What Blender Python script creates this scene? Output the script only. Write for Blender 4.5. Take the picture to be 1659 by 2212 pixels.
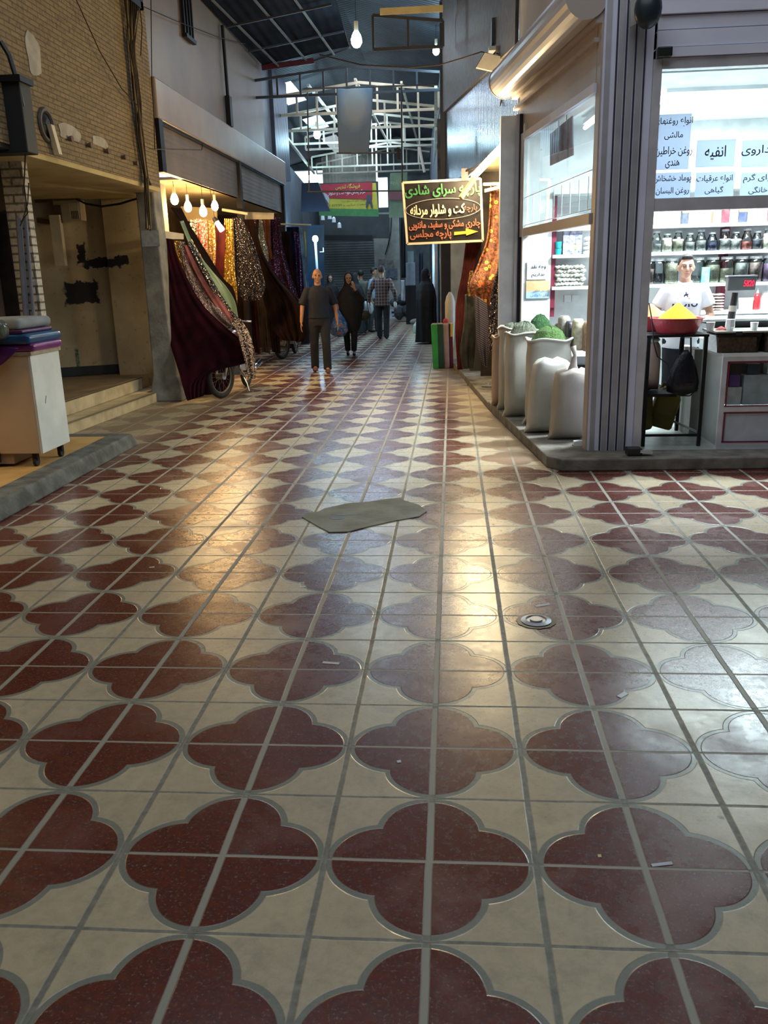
import bpy, math, random
from mathutils import Vector, Matrix
random.seed(7)
for o in list(bpy.data.objects): bpy.data.objects.remove(o)
SC=bpy.context.scene; COL=SC.collection
PI=math.pi
# ---------------- camera ----------------
F,YAW,PITCH,ROLL=1829.957,-0.0838270,-0.2746394,-0.0260182
CAM=Vector((0.0681,-2.0484,1.6122))
fw=Vector((math.sin(YAW)*math.cos(PITCH),math.cos(YAW)*math.cos(PITCH),math.sin(PITCH)))
rt=Vector((math.cos(YAW),-math.sin(YAW),0)); up=rt.cross(fw)
cr=rt*math.cos(ROLL)+up*math.sin(ROLL); cu=up*math.cos(ROLL)-rt*math.sin(ROLL)
cd=bpy.data.cameras.new('camera'); co=bpy.data.objects.new('camera',cd); COL.objects.link(co)
cd.sensor_fit='VERTICAL'; cd.sensor_height=36; cd.sensor_width=27; cd.lens=36*F/2212; cd.clip_start=.05; cd.clip_end=200
co.matrix_world=Matrix(((cr.x,cu.x,-fw.x,CAM.x),(cr.y,cu.y,-fw.y,CAM.y),(cr.z,cu.z,-fw.z,CAM.z),(0,0,0,1)))
SC.camera=co
# a point of the photograph and one known coordinate give the point in the place
def ray(px,py): return cr*(px-829.5)-cu*(py-1106)+fw*F
def at(px,py,Y): d=ray(px,py); return CAM+d*((Y-CAM.y)/d.y)
def gz(px,py,z=0): d=ray(px,py); return CAM+d*((z-CAM.z)/d.z)
def ax(px,py,X): d=ray(px,py); return CAM+d*((X-CAM.x)/d.x)
SN=Vector((.989,.148,0)); SD=Vector((-.148,.989,0)); SP=Vector((1.22,5.25,0))   # the slanting side of the spice shop
def ap(px,py,off=0): d=ray(px,py); return CAM+d*(((SP+SN*off-CAM).dot(SN))/d.dot(SN))
def sp(s,z,off=0): return Vector((SP.x+SD.x*s+SN.x*off,SP.y+SD.y*s+SN.y*off,z))
# ---------------- exposure, world, daylight ----------------
SC.view_settings.view_transform='Standard'; SC.view_settings.look='None'
SC.view_settings.exposure=0.0; SC.view_settings.gamma=1; SC.view_settings.use_curve_mapping=False
W=bpy.data.worlds.new('sky'); SC.world=W; W.use_nodes=True
W.node_tree.nodes['Background'].inputs[0].default_value=(.62,.78,1,1); W.node_tree.nodes['Background'].inputs[1].default_value=3.0
def area(name,loc,rot,sx,sy,power,col):
    l=bpy.data.lights.new(name,'AREA'); l.shape='RECTANGLE'; l.size=sx; l.size_y=sy; l.energy=power; l.color=col
    o=bpy.data.objects.new(name,l); COL.objects.link(o); o.location=loc; o.rotation_euler=rot; return o
def point(name,loc,power,col,r=.05):
    l=bpy.data.lights.new(name,'POINT'); l.energy=power; l.color=col; l.shadow_soft_size=r
    o=bpy.data.objects.new(name,l); COL.objects.link(o); o.location=loc; return o
area('daylight_over_crossing',(.1,1.9,6.4),(0,0,0),5.5,5.2,150,(.86,.93,1))
area('daylight_roof_gap_far',(-2.4,24,5.9),(0,0,0),1.2,9,300,(.6,.77,1))
area('daylight_roof_gap_near',(-1.4,17.0,5.95),(0,0,0),1.0,4,60,(.85,.88,1))
area('left_shop_light',(-4.7,3.8,2.66),(0,0,0),.5,1.2,26,(1,.66,.3))
area('recess_light',(-5.0,7.6,2.66),(0,0,0),.4,.4,5,(1,.85,.55))
area('shop_ceiling_light',(2.7,6.4,3.03),(0,0,0),1.5,.45,300,(.86,.95,1))
# ---------------- mesh helpers ----------------
class MB:
    def __init__(s): s.v=[]; s.f=[]; s.mi=[]; s.cur=0
    def add(s,vs,fs):
        b=len(s.v); s.v+=[Vector(v) for v in vs]; s.f+=[[b+i for i in f] for f in fs]; s.mi+=[s.cur]*len(fs); return s
    def box(s,a,b):
        x0,y0,z0=[min(p,q) for p,q in zip(a,b)]; x1,y1,z1=[max(p,q) for p,q in zip(a,b)]
        return s.add([(x0,y0,z0),(x1,y0,z0),(x1,y1,z0),(x0,y1,z0),(x0,y0,z1),(x1,y0,z1),(x1,y1,z1),(x0,y1,z1)],[(0,3,2,1),(4,5,6,7),(0,1,5,4),(1,2,6,5),(2,3,7,6),(3,0,4,7)])
    def hexa(s,p): return s.add(p,[(0,3,2,1),(4,5,6,7),(0,1,5,4),(1,2,6,5),(2,3,7,6),(3,0,4,7)])
    def slab(s,quad,t):
        q=[Vector(p) for p in quad]; n=(q[1]-q[0]).cross(q[3]-q[0]).normalized()*t
        return s.hexa(q+[p+n for p in q])
    def obox(s,c,u,v,w):   # oriented box by centre and half vectors
        c,u,v,w=map(Vector,(c,u,v,w)); return s.hexa([c-u-v-w,c+u-v-w,c+u+v-w,c-u+v-w,c-u-v+w,c+u-v+w,c+u+v+w,c-u+v+w])
    def beam(s,a,b,w,h):
        a,b=Vector(a),Vector(b); d=(b-a).normalized(); side=d.cross(Vector((0,0,1)))
        if side.length<.01: side=Vector((1,0,0))
        side.normalize(); upv=side.cross(d).normalized(); return s.obox((a+b)/2,(b-a)/2,side*w/2,upv*h/2)
    def loft(s,rings,caps=True):
        n=len(rings[0]); vs=[p for r in rings for p in r]; fs=[]
        for i in range(len(rings)-1):
            for j in range(n):
                k=(j+1)%n; fs.append((i*n+j,i*n+k,(i+1)*n+k,(i+1)*n+j))
        if caps: fs.append(tuple(range(n))[::-1]); fs.append(tuple((len(rings)-1)*n+j for j in range(n)))
        return s.add(vs,fs)
    def cyl(s,a,b,r0,r1=None,n=12):
        r1=r0 if r1 is None else r1; a,b=Vector(a),Vector(b); d=(b-a).normalized()
        u=d.orthogonal().normalized(); w=d.cross(u)
        return s.loft([[p+(u*math.cos(t)+w*math.sin(t))*r for t in [2*PI*i/n for i in range(n)]] for p,r in ((a,r0),(b,r1))])
    def tube(s,pts,r,n=6):
        pts=[Vector(p) for p in pts]; rings=[]; u=None
        for i,p in enumerate(pts):
            d=(pts[min(i+1,len(pts)-1)]-pts[max(i-1,0)]).normalized()
            u=d.orthogonal().normalized() if u is None else (u-d*u.dot(d)).normalized()
            w=d.cross(u); rr=r[i] if isinstance(r,(list,tuple)) else r
            rings.append([p+(u*math.cos(t)+w*math.sin(t))*rr for t in [2*PI*k/n for k in range(n)]])
        return s.loft(rings)
    def lathe(s,c,prof,n=24,ax=None,sq=1):
        c=Vector(c); rings=[]
        A=Vector(ax).normalized() if ax else Vector((0,0,1)); u=Vector((1,0,0)) if abs(A.z)>.99 else A.orthogonal().normalized(); w=A.cross(u)
        for r,z in prof: rings.append([c+A*z+(u*math.cos(t)+w*math.sin(t)*sq)*max(r,1e-4) for t in [2*PI*i/n for i in range(n)]])
        return s.loft(rings)
    def ell(s,c,r,n=14,m=9):
        c=Vector(c); rings=[]
        for i in range(m+1):
            a=-PI/2+PI*i/m; k=max(math.cos(a),.01)
            rings.append([c+Vector((r[0]*k*math.cos(t),r[1]*k*math.sin(t),r[2]*math.sin(a))) for t in [2*PI*j/n for j in range(n)]])
        return s.loft(rings)
    def cap(s,a,b,r0,r1,n=12): s.cyl(a,b,r0,r1,n); s.ell(a,(r0,)*3,n,7); s.ell(b,(r1,)*3,n,7); return s
    def torus(s,c,axis,R,r,n=40,m=10,sx=1):
        A=Vector(axis).normalized(); u=A.orthogonal().normalized(); w=A.cross(u); c=Vector(c); vs=[];fs=[]
        for i in range(n):
            t=2*PI*i/n; d=u*math.cos(t)+w*math.sin(t)
            for j in range(m):
                q=2*PI*j/m; vs.append(c+d*(R+r*math.cos(q))+A*r*sx*math.sin(q))
        for i in range(n):
            for j in range(m): fs.append((i*m+j,((i+1)%n)*m+j,((i+1)%n)*m+(j+1)%m,i*m+(j+1)%m))
        return s.add(vs,fs)
    def prism(s,poly,n):   # planar polygon pushed along vector n
        p=[Vector(q) for q in poly]; n=Vector(n); k=len(p)
        return s.add(p+[q+n for q in p],[tuple(range(k))[::-1],tuple(range(k,2*k))]+[(i,(i+1)%k,(i+1)%k+k,i+k) for i in range(k)])
    def mesh(s,name):
        me=bpy.data.meshes.new(name); me.from_pydata([tuple(v) for v in s.v],[],s.f); return me
    def build(s,name,mat,parent=None,smooth=False,bevel=0,**k):
        me=s.mesh(name)
        mats=mat if isinstance(mat,(list,tuple)) else [mat]
        for m in mats: me.materials.append(m)
        if len(mats)>1: me.polygons.foreach_set('material_index',s.mi)
        if smooth: me.polygons.foreach_set('use_smooth',[True]*len(me.polygons))
        me.update(); o=bpy.data.objects.new(name,me); COL.objects.link(o)
        if parent is not None:
            o.parent=parent; o.matrix_parent_inverse=Matrix.LocRotScale(parent.location,parent.rotation_euler,None).inverted() if not k.get('local') else Matrix()
        if bevel:
            b=o.modifiers.new('bevel','BEVEL'); b.width=bevel; b.segments=2; b.limit_method='ANGLE'
        return o
def tag(o,label=None,cat=None,group=None,kind=None):
    if label: o['label']=label
    if cat: o['category']=cat
    if group: o['group']=group
    if kind: o['kind']=kind
    return o
def empty(name,loc,label=None,cat=None,group=None,rz=0):
    o=bpy.data.objects.new(name,None); COL.objects.link(o); o.location=loc; o.rotation_euler=(0,0,rz); o.empty_display_size=.1
    return tag(o,label,cat,group)
def struct(o): o['kind']='structure'; return o
def copy_tree(o,parent=None):
    c=o.copy(); COL.objects.link(c); c.parent=parent
    for ch in [q for q in ALLCH(o)]: copy_tree(ch,c)
    return c
def ALLCH(o): return [q for q in COL.objects if q.parent==o]
def baked(o,keep=True):   # apply modifiers
    dg=bpy.context.evaluated_depsgraph_get(); me=bpy.data.meshes.new_from_object(o.evaluated_get(dg)); o.modifiers.clear(); o.data=me; return o
def blob(mb,name,mat,parent,voxel=.01,sm=6,**k):
    o=mb.build(name,mat,parent,smooth=True,**k); r=o.modifiers.new('r','REMESH'); r.mode='VOXEL'; r.voxel_size=voxel; r.use_smooth_shade=True
    s=o.modifiers.new('s','SMOOTH'); s.iterations=sm; s.factor=.5; return baked(o)
def catmull(P,t):
    n=len(P)-1; x=min(max(t*n,0),n-1e-6); i=int(x); f=x-i
    p0=P[max(i-1,0)];p1=P[i];p2=P[min(i+1,n)];p3=P[min(i+2,n)]
    return .5*((2*p1)+(p2-p0)*f+(2*p0-5*p1+4*p2-p3)*f*f+(3*p1-p0-3*p2+p3)*f**3)
def drape(name,mat,rows,label,group=None,nf=5,amp=.03,nu=40,nv=36,parent=None,ph=0,wob=1.3,thick=.004):
    L=[at(*r[0]) for r in rows]; R=[at(*r[1]) for r in rows]; vs=[];fs=[]
    for j in range(nv+1):
        t=j/nv; a=catmull(L,t); b=catmull(R,t); d=b-a
        n=Vector((d.y,-d.x,0)); n=n.normalized() if n.length>1e-4 else Vector((0,-1,0))
        g=min(1,.35+t*wob)
        for i in range(nu+1):
            u=i/nu; w=math.sin(u*nf*2*PI*(1+.0*t)+ph+1.1*math.sin(u*4.3+ph*3)+math.sin(t*2.6+ph)*.3)*(.55+.45*math.sin(t*5+u*6+ph))+.22*math.sin(u*nf*4.1+ph*2+t*5)
            vs.append(a+d*u+n*amp*w*g)
    for j in range(nv):
        for i in range(nu): q=j*(nu+1)+i; fs.append((q,q+1,q+nu+2,q+nu+1))
    m=MB(); m.add(vs,fs); o=m.build(name,mat,parent,smooth=True); s=o.modifiers.new('solid','SOLIDIFY'); s.thickness=thick
    if label: tag(o,label,'fabric',group)
    return o
# ---------------- text ----------------
FORMS={}
for ch,b,n in (('ا',0xFE8D,2),('آ',0xFE81,2),('ب',0xFE8F,4),('ت',0xFE95,4),('ج',0xFE9D,4),('ح',0xFEA1,4),('خ',0xFEA5,4),('د',0xFEA9,2),('ر',0xFEAD,2),('ز',0xFEAF,2),('س',0xFEB1,4),('ش',0xFEB5,4),('ض',0xFEBD,4),('ط',0xFEC1,4),('ع',0xFEC9,4),('غ',0xFECD,4),('ف',0xFED1,4),('ق',0xFED5,4),('ل',0xFEDD,4),('م',0xFEE1,4),('ن',0xFEE5,4),('ه',0xFEE9,4),('و',0xFEED,2),('ی',0xFBFC,4),('ک',0xFB8E,4),('گ',0xFB92,4),('پ',0xFB56,4),('چ',0xFB7A,4)): FORMS[ch]=[chr(b+i) for i in range(n)]
def shape(s):
    out=[]
    for i,c in enumerate(s):
        if c not in FORMS: out.append(c); continue
        f=FORMS[c]; pj=i>0 and s[i-1] in FORMS and len(FORMS[s[i-1]])==4; nj=i<len(s)-1 and s[i+1] in FORMS and len(f)==4
        out.append(f[3] if pj and nj else f[2] if nj else f[1] if pj else f[0])
    return ''.join(reversed(out))
def text(body,mat,org,ux,uz,w,h,parent,name='lettering',bold=.0,ext=.002,raw=False):
    "text centred on org, fitted into w x h in the plane ux,uz"
    c=bpy.data.curves.new('text','FONT'); c.body=body if raw else shape(body); c.size=1; c.align_x='CENTER'; c.resolution_u=4; c.extrude=0
    o=bpy.data.objects.new('text',c); COL.objects.link(o)
    me=bpy.data.meshes.new_from_object(o.evaluated_get(bpy.context.evaluated_depsgraph_get())); bpy.data.objects.remove(o)
    xs=[v.co.x for v in me.vertices]; ys=[v.co.y for v in me.vertices]
    x0,x1,y0,y1=min(xs),max(xs),min(ys),max(ys); sx=w/(x1-x0); sy=h/(y1-y0)
    ux=Vector(ux).normalized(); uz=Vector(uz).normalized(); nn=ux.cross(uz)
    for v in me.vertices: v.co=Vector(org)+ux*(v.co.x-(x0+x1)/2)*sx+uz*(v.co.y-(y0+y1)/2)*sy+nn*ext
    if bold:   # heavier strokes
        V=[v.co.copy() for v in me.vertices]; Fc=[list(p.vertices) for p in me.polygons]; d=bold*sy*.5; AV=[];AF=[]
        for k,(a,b) in enumerate(((0,0),(1,0),(-1,0),(0,1),(0,-1),(.7,.7),(-.7,.7),(.7,-.7),(-.7,-.7))): AF+=[[q+len(AV) for q in f_] for f_ in Fc]; AV+=[v+ux*d*a+uz*d*b+nn*.00015*k for v in V]
        me=bpy.data.meshes.new(name); me.from_pydata([tuple(v) for v in AV],[],AF)
    me.materials.clear(); me.materials.append(mat); o=bpy.data.objects.new(name,me); COL.objects.link(o)
    if parent is not None: o.parent=parent; o.matrix_parent_inverse=Matrix.LocRotScale(parent.location,parent.rotation_euler,None).inverted()
    return o
# ---------------- materials ----------------
class E:
    def __init__(s,nt,so): s.nt=nt; s.so=so
    def _m(s,op,*a):
        n=s.nt.nodes.new('ShaderNodeMath'); n.operation=op
        for i,q in enumerate((s,)+a):
            if isinstance(q,E): s.nt.links.new(q.so,n.inputs[i])
            else: n.inputs[i].default_value=q
        return E(s.nt,n.outputs[0])
    def __add__(s,o): return s._m('ADD',o)
    def __sub__(s,o): return s._m('SUBTRACT',o)
    def __mul__(s,o): return s._m('MULTIPLY',o)
    def __truediv__(s,o): return s._m('DIVIDE',o)
    def abs(s): return s._m('ABSOLUTE')
    def sqrt(s): return s._m('SQRT')
    def fract(s): return s._m('FRACT')
    def floor(s): return s._m('FLOOR')
    def min(s,o): return s._m('MINIMUM',o)
    def max(s,o): return s._m('MAXIMUM',o)
    def lt(s,v,e=.004):
        n=s.nt.nodes.new('ShaderNodeMapRange'); s.nt.links.new(s.so,n.inputs[0]); n.inputs[1].default_value=v-e; n.inputs[2].default_value=v+e; n.inputs[3].default_value=1; n.inputs[4].default_value=0; return E(s.nt,n.outputs[0])
    def gt(s,v,e=.004):
        n=s.nt.nodes.new('ShaderNodeMapRange'); s.nt.links.new(s.so,n.inputs[0]); n.inputs[1].default_value=v-e; n.inputs[2].default_value=v+e; return E(s.nt,n.outputs[0])
def link(nt,v,sock):
    if isinstance(v,E): nt.links.new(v.so,sock)
    elif isinstance(v,(tuple,list)): sock.default_value=tuple(v)[:3]+(1,)
    else: sock.default_value=v
def mix(nt,f,a,b):
    n=nt.nodes.new('ShaderNodeMix'); n.data_type='RGBA'; link(nt,f,n.inputs[0]); link(nt,a,n.inputs[6]); link(nt,b,n.inputs[7]); return E(nt,n.outputs[2])
def coords(nt,kind='Object'):
    t=nt.nodes.new('ShaderNodeTexCoord'); s=nt.nodes.new('ShaderNodeSeparateXYZ'); nt.links.new(t.outputs[kind],s.inputs[0])
    return E(nt,t.outputs[kind]),E(nt,s.outputs[0]),E(nt,s.outputs[1]),E(nt,s.outputs[2])
def noise(nt,vec,scale,detail=3,out=0,rough=.5):
    n=nt.nodes.new('ShaderNodeTexNoise'); n.inputs['Scale'].default_value=scale; n.inputs['Detail'].default_value=detail; n.inputs['Roughness'].default_value=rough
    if vec is not None: nt.links.new(vec.so,n.inputs['Vector'])
    return E(nt,n.outputs[out])
def bumpn(nt,h,strength,dist=.01):
    b=nt.nodes.new('ShaderNodeBump'); nt.links.new(h.so,b.inputs['Height']); b.inputs['Strength'].default_value=strength; b.inputs['Distance'].default_value=dist; return E(nt,b.outputs[0])
def newmat(name):
    m=bpy.data.materials.new(name); m.use_nodes=True; nt=m.node_tree; return m,nt,nt.nodes['Principled BSDF']
def M(name,c,r=.6,m=0,c2=None,ns=6,bump=0,bs=60,coat=0,em=0,emc=None,sheen=0,lo=.35,hi=.65,spec=.5):
    mt,nt,p=newmat(name); p.inputs['Specular IOR Level'].default_value=spec; v,x,y,z=coords(nt)
    link(nt,c,p.inputs['Base Color']); p.inputs['Roughness'].default_value=r; p.inputs['Metallic'].default_value=m; p.inputs['Coat Weight'].default_value=coat
    if c2 is None and not em: c2=tuple(q*.82 for q in c)
    if c2 is not None:
        n=noise(nt,v,ns,4); mr=nt.nodes.new('ShaderNodeMapRange'); nt.links.new(n.so,mr.inputs[0]); mr.inputs[1].default_value=lo; mr.inputs[2].default_value=hi
        nt.links.new(mix(nt,E(nt,mr.outputs[0]),c,c2).so,p.inputs['Base Color'])
    if bump: nt.links.new(bumpn(nt,noise(nt,v,bs,4),bump).so,p.inputs['Normal'])
    if em: link(nt,emc or c,p.inputs['Emission Color']); p.inputs['Emission Strength'].default_value=em
    if sheen: p.inputs['Sheen Weight'].default_value=sheen*.4; p.inputs['Sheen Tint'].default_value=tuple(min(1,q*6+.05) for q in c)+(1,)
    return mt
def papermat(name,c):
    mt=bpy.data.materials.new(name); mt.use_nodes=True; nt=mt.node_tree; p=nt.nodes['Principled BSDF']; link(nt,c,p.inputs['Base Color']); p.inputs['Roughness'].default_value=.9
    t=nt.nodes.new('ShaderNodeBsdfTranslucent'); t.inputs[0].default_value=c+(1,); mx=nt.nodes.new('ShaderNodeMixShader'); mx.inputs[0].default_value=.5; nt.links.new(p.outputs[0],mx.inputs[1]); nt.links.new(t.outputs[0],mx.inputs[2]); nt.links.new(mx.outputs[0],nt.nodes['Material Output'].inputs[0]); return mt
def glassmat(name,tint=(1,1,1),f=1.0,rough=.02):
    mt=bpy.data.materials.new(name); mt.use_nodes=True; nt=mt.node_tree; nt.nodes.clear(); o=nt.nodes.new('ShaderNodeOutputMaterial')
    t=nt.nodes.new('ShaderNodeBsdfTransparent'); t.inputs[0].default_value=tint+(1,); g=nt.nodes.new('ShaderNodeBsdfGlossy'); g.inputs['Roughness'].default_value=rough
    fr=nt.nodes.new('ShaderNodeFresnel'); fr.inputs[0].default_value=1.5; mx=nt.nodes.new('ShaderNodeMixShader')
    nt.links.new((E(nt,fr.outputs[0])*f).so,mx.inputs[0]); nt.links.new(t.outputs[0],mx.inputs[1]); nt.links.new(g.outputs[0],mx.inputs[2]); nt.links.new(mx.outputs[0],o.inputs[0]); return mt
def sequin(name,c,c2,scale=60,rough=.22,metal=.9,frac=.5):
    mt,nt,p=newmat(name); v,x,y,z=coords(nt); vo=nt.nodes.new('ShaderNodeTexVoronoi'); vo.inputs['Scale'].default_value=scale; nt.links.new(v.so,vo.inputs['Vector'])
    s=nt.nodes.new('ShaderNodeSeparateColor'); nt.links.new(vo.outputs['Color'],s.inputs[0]); k=E(nt,s.outputs[0]).gt(frac,.05)
    nt.links.new(mix(nt,k,c2,c).so,p.inputs['Base Color']); nt.links.new((k*metal).so,p.inputs['Metallic']); p.inputs['Roughness'].default_value=rough
    g=nt.nodes.new('ShaderNodeNewGeometry'); vs=nt.nodes.new('ShaderNodeVectorMath'); vs.operation='SUBTRACT'; nt.links.new(vo.outputs['Color'],vs.inputs[0]); vs.inputs[1].default_value=(.5,.5,.5)
    vm=nt.nodes.new('ShaderNodeVectorMath'); vm.operation='SCALE'; nt.links.new(vs.outputs[0],vm.inputs[0]); vm.inputs['Scale'].default_value=1.1
    va=nt.nodes.new('ShaderNodeVectorMath'); nt.links.new(vm.outputs[0],va.inputs[0]); nt.links.new(g.outputs['Normal'],va.inputs[1]); vn=nt.nodes.new('ShaderNodeVectorMath'); vn.operation='NORMALIZE'; nt.links.new(va.outputs[0],vn.inputs[0]); nt.links.new(vn.outputs[0],p.inputs['Normal'])
    return mt
def emit(name,c,s):
    mt=bpy.data.materials.new(name); mt.use_nodes=True; nt=mt.node_tree; nt.nodes.clear(); o=nt.nodes.new('ShaderNodeOutputMaterial'); e=nt.nodes.new('ShaderNodeEmission'); e.inputs[0].default_value=c+(1,); e.inputs[1].default_value=s; nt.links.new(e.outputs[0],o.inputs[0]); return mt
def floormat():
    mt,nt,p=newmat('quatrefoil_tiles'); v,X,Y,Z=coords(nt)
    j=noise(nt,v,3,3)-.5; j2=noise(nt,v,9,3)-.5
    x=X/.6+j*.012+j2*.006; y=Y/.6+j*.012-j2*.006
    ax_=((x+.5).fract()-.5).abs(); ay=((y+.5).fract()-.5).abs()
    A=.2245
    d1=((ax_-A)*(ax_-A)+ay*ay).sqrt(); d2=(ax_*ax_+(ay-A)*(ay-A)).sqrt(); d=d1.min(d2)
    red=d.lt(.2405,.003); out=d.lt(.272,.003)
    n1=noise(nt,v,2.2,6,rough=.65); n2=noise(nt,v,28,6,rough=.7); n3=noise(nt,v,120,3)
    cream=mix(nt,n2.gt(.52,.14),(.60,.51,.345),(.45,.38,.25)); cream=mix(nt,n1.gt(.52,.16)*.6,cream,(.33,.29,.20)); n4=noise(nt,v,6.5,7,rough=.75); cream=mix(nt,n4.gt(.57,.06)*.45,cream,(.27,.25,.18))
    redc=mix(nt,n2.gt(.5,.14),(.135,.027,.015),(.062,.011,.010)); redc=mix(nt,noise(nt,v,55,5,rough=.75).gt(.57,.05)*.5,redc,(.16,.055,.028)); redc=mix(nt,(n3.gt(.62,.05))*(n2.gt(.48,.15))*.6,redc,(.36,.22,.17)); redc=mix(nt,n1.gt(.6,.12)*.45,redc,(.18,.07,.055))
    grey=mix(nt,n2.gt(.5,.2),(.24,.25,.205),(.17,.18,.15))
    g_a=ax_.lt(.017,.004).max((ax_-.5).abs().lt(.015,.004)); g_b=ay.lt(.0085,.003).max((ay-.5).abs().lt(.009,.003)); g=g_a.max(g_b)
    c=mix(nt,out,cream,grey); c=mix(nt,red,c,redc)
    gc=mix(nt,red,mix(nt,n2.gt(.5,.15),(.24,.24,.19),(.13,.13,.11)),(.29,.29,.235)); c=mix(nt,g,c,gc)
    # black spots of trodden gum and grime
    vo=nt.nodes.new('ShaderNodeTexVoronoi'); vo.inputs['Scale'].default_value=3.3; vo.inputs['Randomness'].default_value=1; nt.links.new(v.so,vo.inputs['Vector'])
    spot=(E(nt,vo.outputs['Distance'])+n3*.03).lt(.055,.012); c=mix(nt,spot*.8,c,(.06,.06,.06))
    # dust lying along the kerb of the spice shop and the left shops
    k=(X+Y*.1-1.2)+(n1-.5)*.5; dust=k.gt(-.22,.22)*Y.gt(5.2,.3)
    kl=(X+(n1-.5)*.8).lt(-2.95,.3)*Y.gt(5.5,.7)*Y.lt(12,1.5); dust=dust.max(kl)
    c=mix(nt,dust*.72,c,(.27,.22,.14))
    nt.links.new(c.so,p.inputs['Base Color'])
    r=(n2-.5)*.25+.29; r=r+g*.3+dust*.35+n1.gt(.62,.1)*.15-red*.03; nt.links.new(r.so,p.inputs['Roughness'])
    h=(out-red)*(-.5)-g*1.0+n2*.15+noise(nt,v,4,2)*1.2; nt.links.new(bumpn(nt,h,.35,.006).so,p.inputs['Normal'])
    p.inputs['Specular IOR Level'].default_value=.55; return mt
def brickmat(name,c1,c2,mortar,w=.22,h=.065,axis='YZ',stain=None,mw=.012,rough=.8):
    mt,nt,p=newmat(name); v,X,Y,Z=coords(nt); u=Y if axis=='YZ' else X
    cb=nt.nodes.new('ShaderNodeCombineXYZ'); nt.links.new(u.so,cb.inputs[0]); nt.links.new(Z.so,cb.inputs[1])
    b=nt.nodes.new('ShaderNodeTexBrick'); nt.links.new(cb.outputs[0],b.inputs['Vector']); b.inputs['Scale'].default_value=1; b.inputs['Brick Width'].default_value=w; b.inputs['Row Height'].default_value=h; b.inputs['Mortar Size'].default_value=mw; b.inputs['Mortar Smooth'].default_value=.2
    b.inputs['Color1'].default_value=c1+(1,); b.inputs['Color2'].default_value=c2+(1,); b.inputs['Mortar'].default_value=mortar+(1,)
    n=noise(nt,v,1.7,6,rough=.7); n2=noise(nt,v,22,5); c=E(nt,b.outputs['Color'])
    c=mix(nt,n.gt(.5,.2)*.45,c,tuple(q*.55 for q in c1)); c=mix(nt,n2.gt(.6,.08)*.5,c,tuple(q*.5 for q in mortar))
    nt.links.new(c.so,p.inputs['Base Color']); p.inputs['Roughness'].default_value=rough
    nt.links.new(bumpn(nt,E(nt,b.outputs['Fac'])*-1+n2*.3,.6,.006).so,p.inputs['Normal']); return mt
def ribmat(name,c,period=.08,axis='y',r=.45,m=.6,c2=None,depth=.01,bst=.8,spec=.5):
    mt,nt,p=newmat(name); p.inputs['Specular IOR Level'].default_value=spec; v,X,Y,Z=coords(nt); u={'x':X,'y':Y,'z':Z}[axis]
    s=(u/period)._m('MULTIPLY',2*PI)._m('SINE'); n=noise(nt,v,2.5,5)
    nt.links.new(mix(nt,n.gt(.5,.2),c,c2 or tuple(q*.7 for q in c)).so,p.inputs['Base Color']); p.inputs['Roughness'].default_value=r; p.inputs['Metallic'].default_value=m
    nt.links.new(bumpn(nt,s*.5+n*.3,bst,depth).so,p.inputs['Normal']); return mt
# ================= materials =================
mFloor=floormat()
mKerb=M('kerb_stone',(.16,.165,.15),.8,c2=(.07,.07,.065),ns=7,bump=.5,bs=40)
mKerbR=M('kerb_concrete',(.26,.25,.22),.85,c2=(.13,.12,.1),ns=6,bump=.5,bs=35)
mShopFloor=M('shop_terrazzo',(.42,.46,.43),.35,c2=(.3,.33,.31),ns=9)
mPlat=M('platform_tile',(.62,.40,.16),.45,c2=(.5,.3,.1),ns=5,bump=.1)
mStep=M('travertine_step',(.60,.50,.32),.55,c2=(.40,.33,.2),ns=5,bump=.2,bs=30)
mNose=M('step_metal_strip',(.32,.26,.16),.4,m=.5)
mBrickL=brickmat('buff_brick',(.32,.235,.115),(.235,.17,.085),(.10,.07,.035),w=.19,h=.046,mw=.006)
mBrickW=brickmat('white_brick_pier',(.62,.60,.52),(.52,.5,.44),(.12,.11,.09),w=.2,h=.075,axis='XZ',mw=.01)
mPlaster=M('yellowed_plaster',(.62,.50,.24),.85,c2=(.45,.36,.17),ns=2.5,bump=.25)
mConcrete=M('pillar_concrete',(.30,.29,.25),.85,c2=(.17,.165,.15),ns=5,bump=.5,bs=30)
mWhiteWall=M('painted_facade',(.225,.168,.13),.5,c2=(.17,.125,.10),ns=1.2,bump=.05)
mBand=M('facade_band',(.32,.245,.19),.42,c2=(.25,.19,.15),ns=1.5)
mShutFace=ribmat('shutter_slats',(.18,.14,.115),.07,'z',.6,0,depth=.004)
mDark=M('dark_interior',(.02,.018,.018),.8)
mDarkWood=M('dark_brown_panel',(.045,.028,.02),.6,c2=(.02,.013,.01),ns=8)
mCreamCeil=M('cream_glossy_ceiling',(.72,.60,.38),.18,c2=(.6,.48,.28),ns=8,bump=.25,bs=14)
mCream=M('cream_board',(.75,.66,.46),.5)
mAlu=M('aluminium_frame',(.74,.76,.92),.45,m=.0,c2=(.66,.68,.84),ns=3)
mAluL=M('pale_aluminium',(.70,.70,.76),.4,m=.2)
mGroove=M('dark_groove',(.03,.03,.045),.7)
mBeigeMetal=M('beige_rolled_metal',(.50,.43,.385),.35,m=0,c2=(.43,.37,.33),ns=2)
mWhite=M('white_paint',(.80,.83,.84),.5,c2=(.72,.75,.76),ns=3)
mWallShop=M('shop_wall_white',(.82,.86,.87),.6)
mShelf=M('white_shelf',(.85,.88,.88),.4)
mMaroonPaint=M('maroon_paint',(.22,.02,.05),.5)
mRoof=ribmat('corrugated_roof',(.05,.058,.075),.12,'y',.6,.0,spec=.2,depth=.02)
mRoofX=ribmat('corrugated_canopy',(.012,.012,.017),.16,'x',.8,0,depth=.02,spec=.05)
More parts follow.
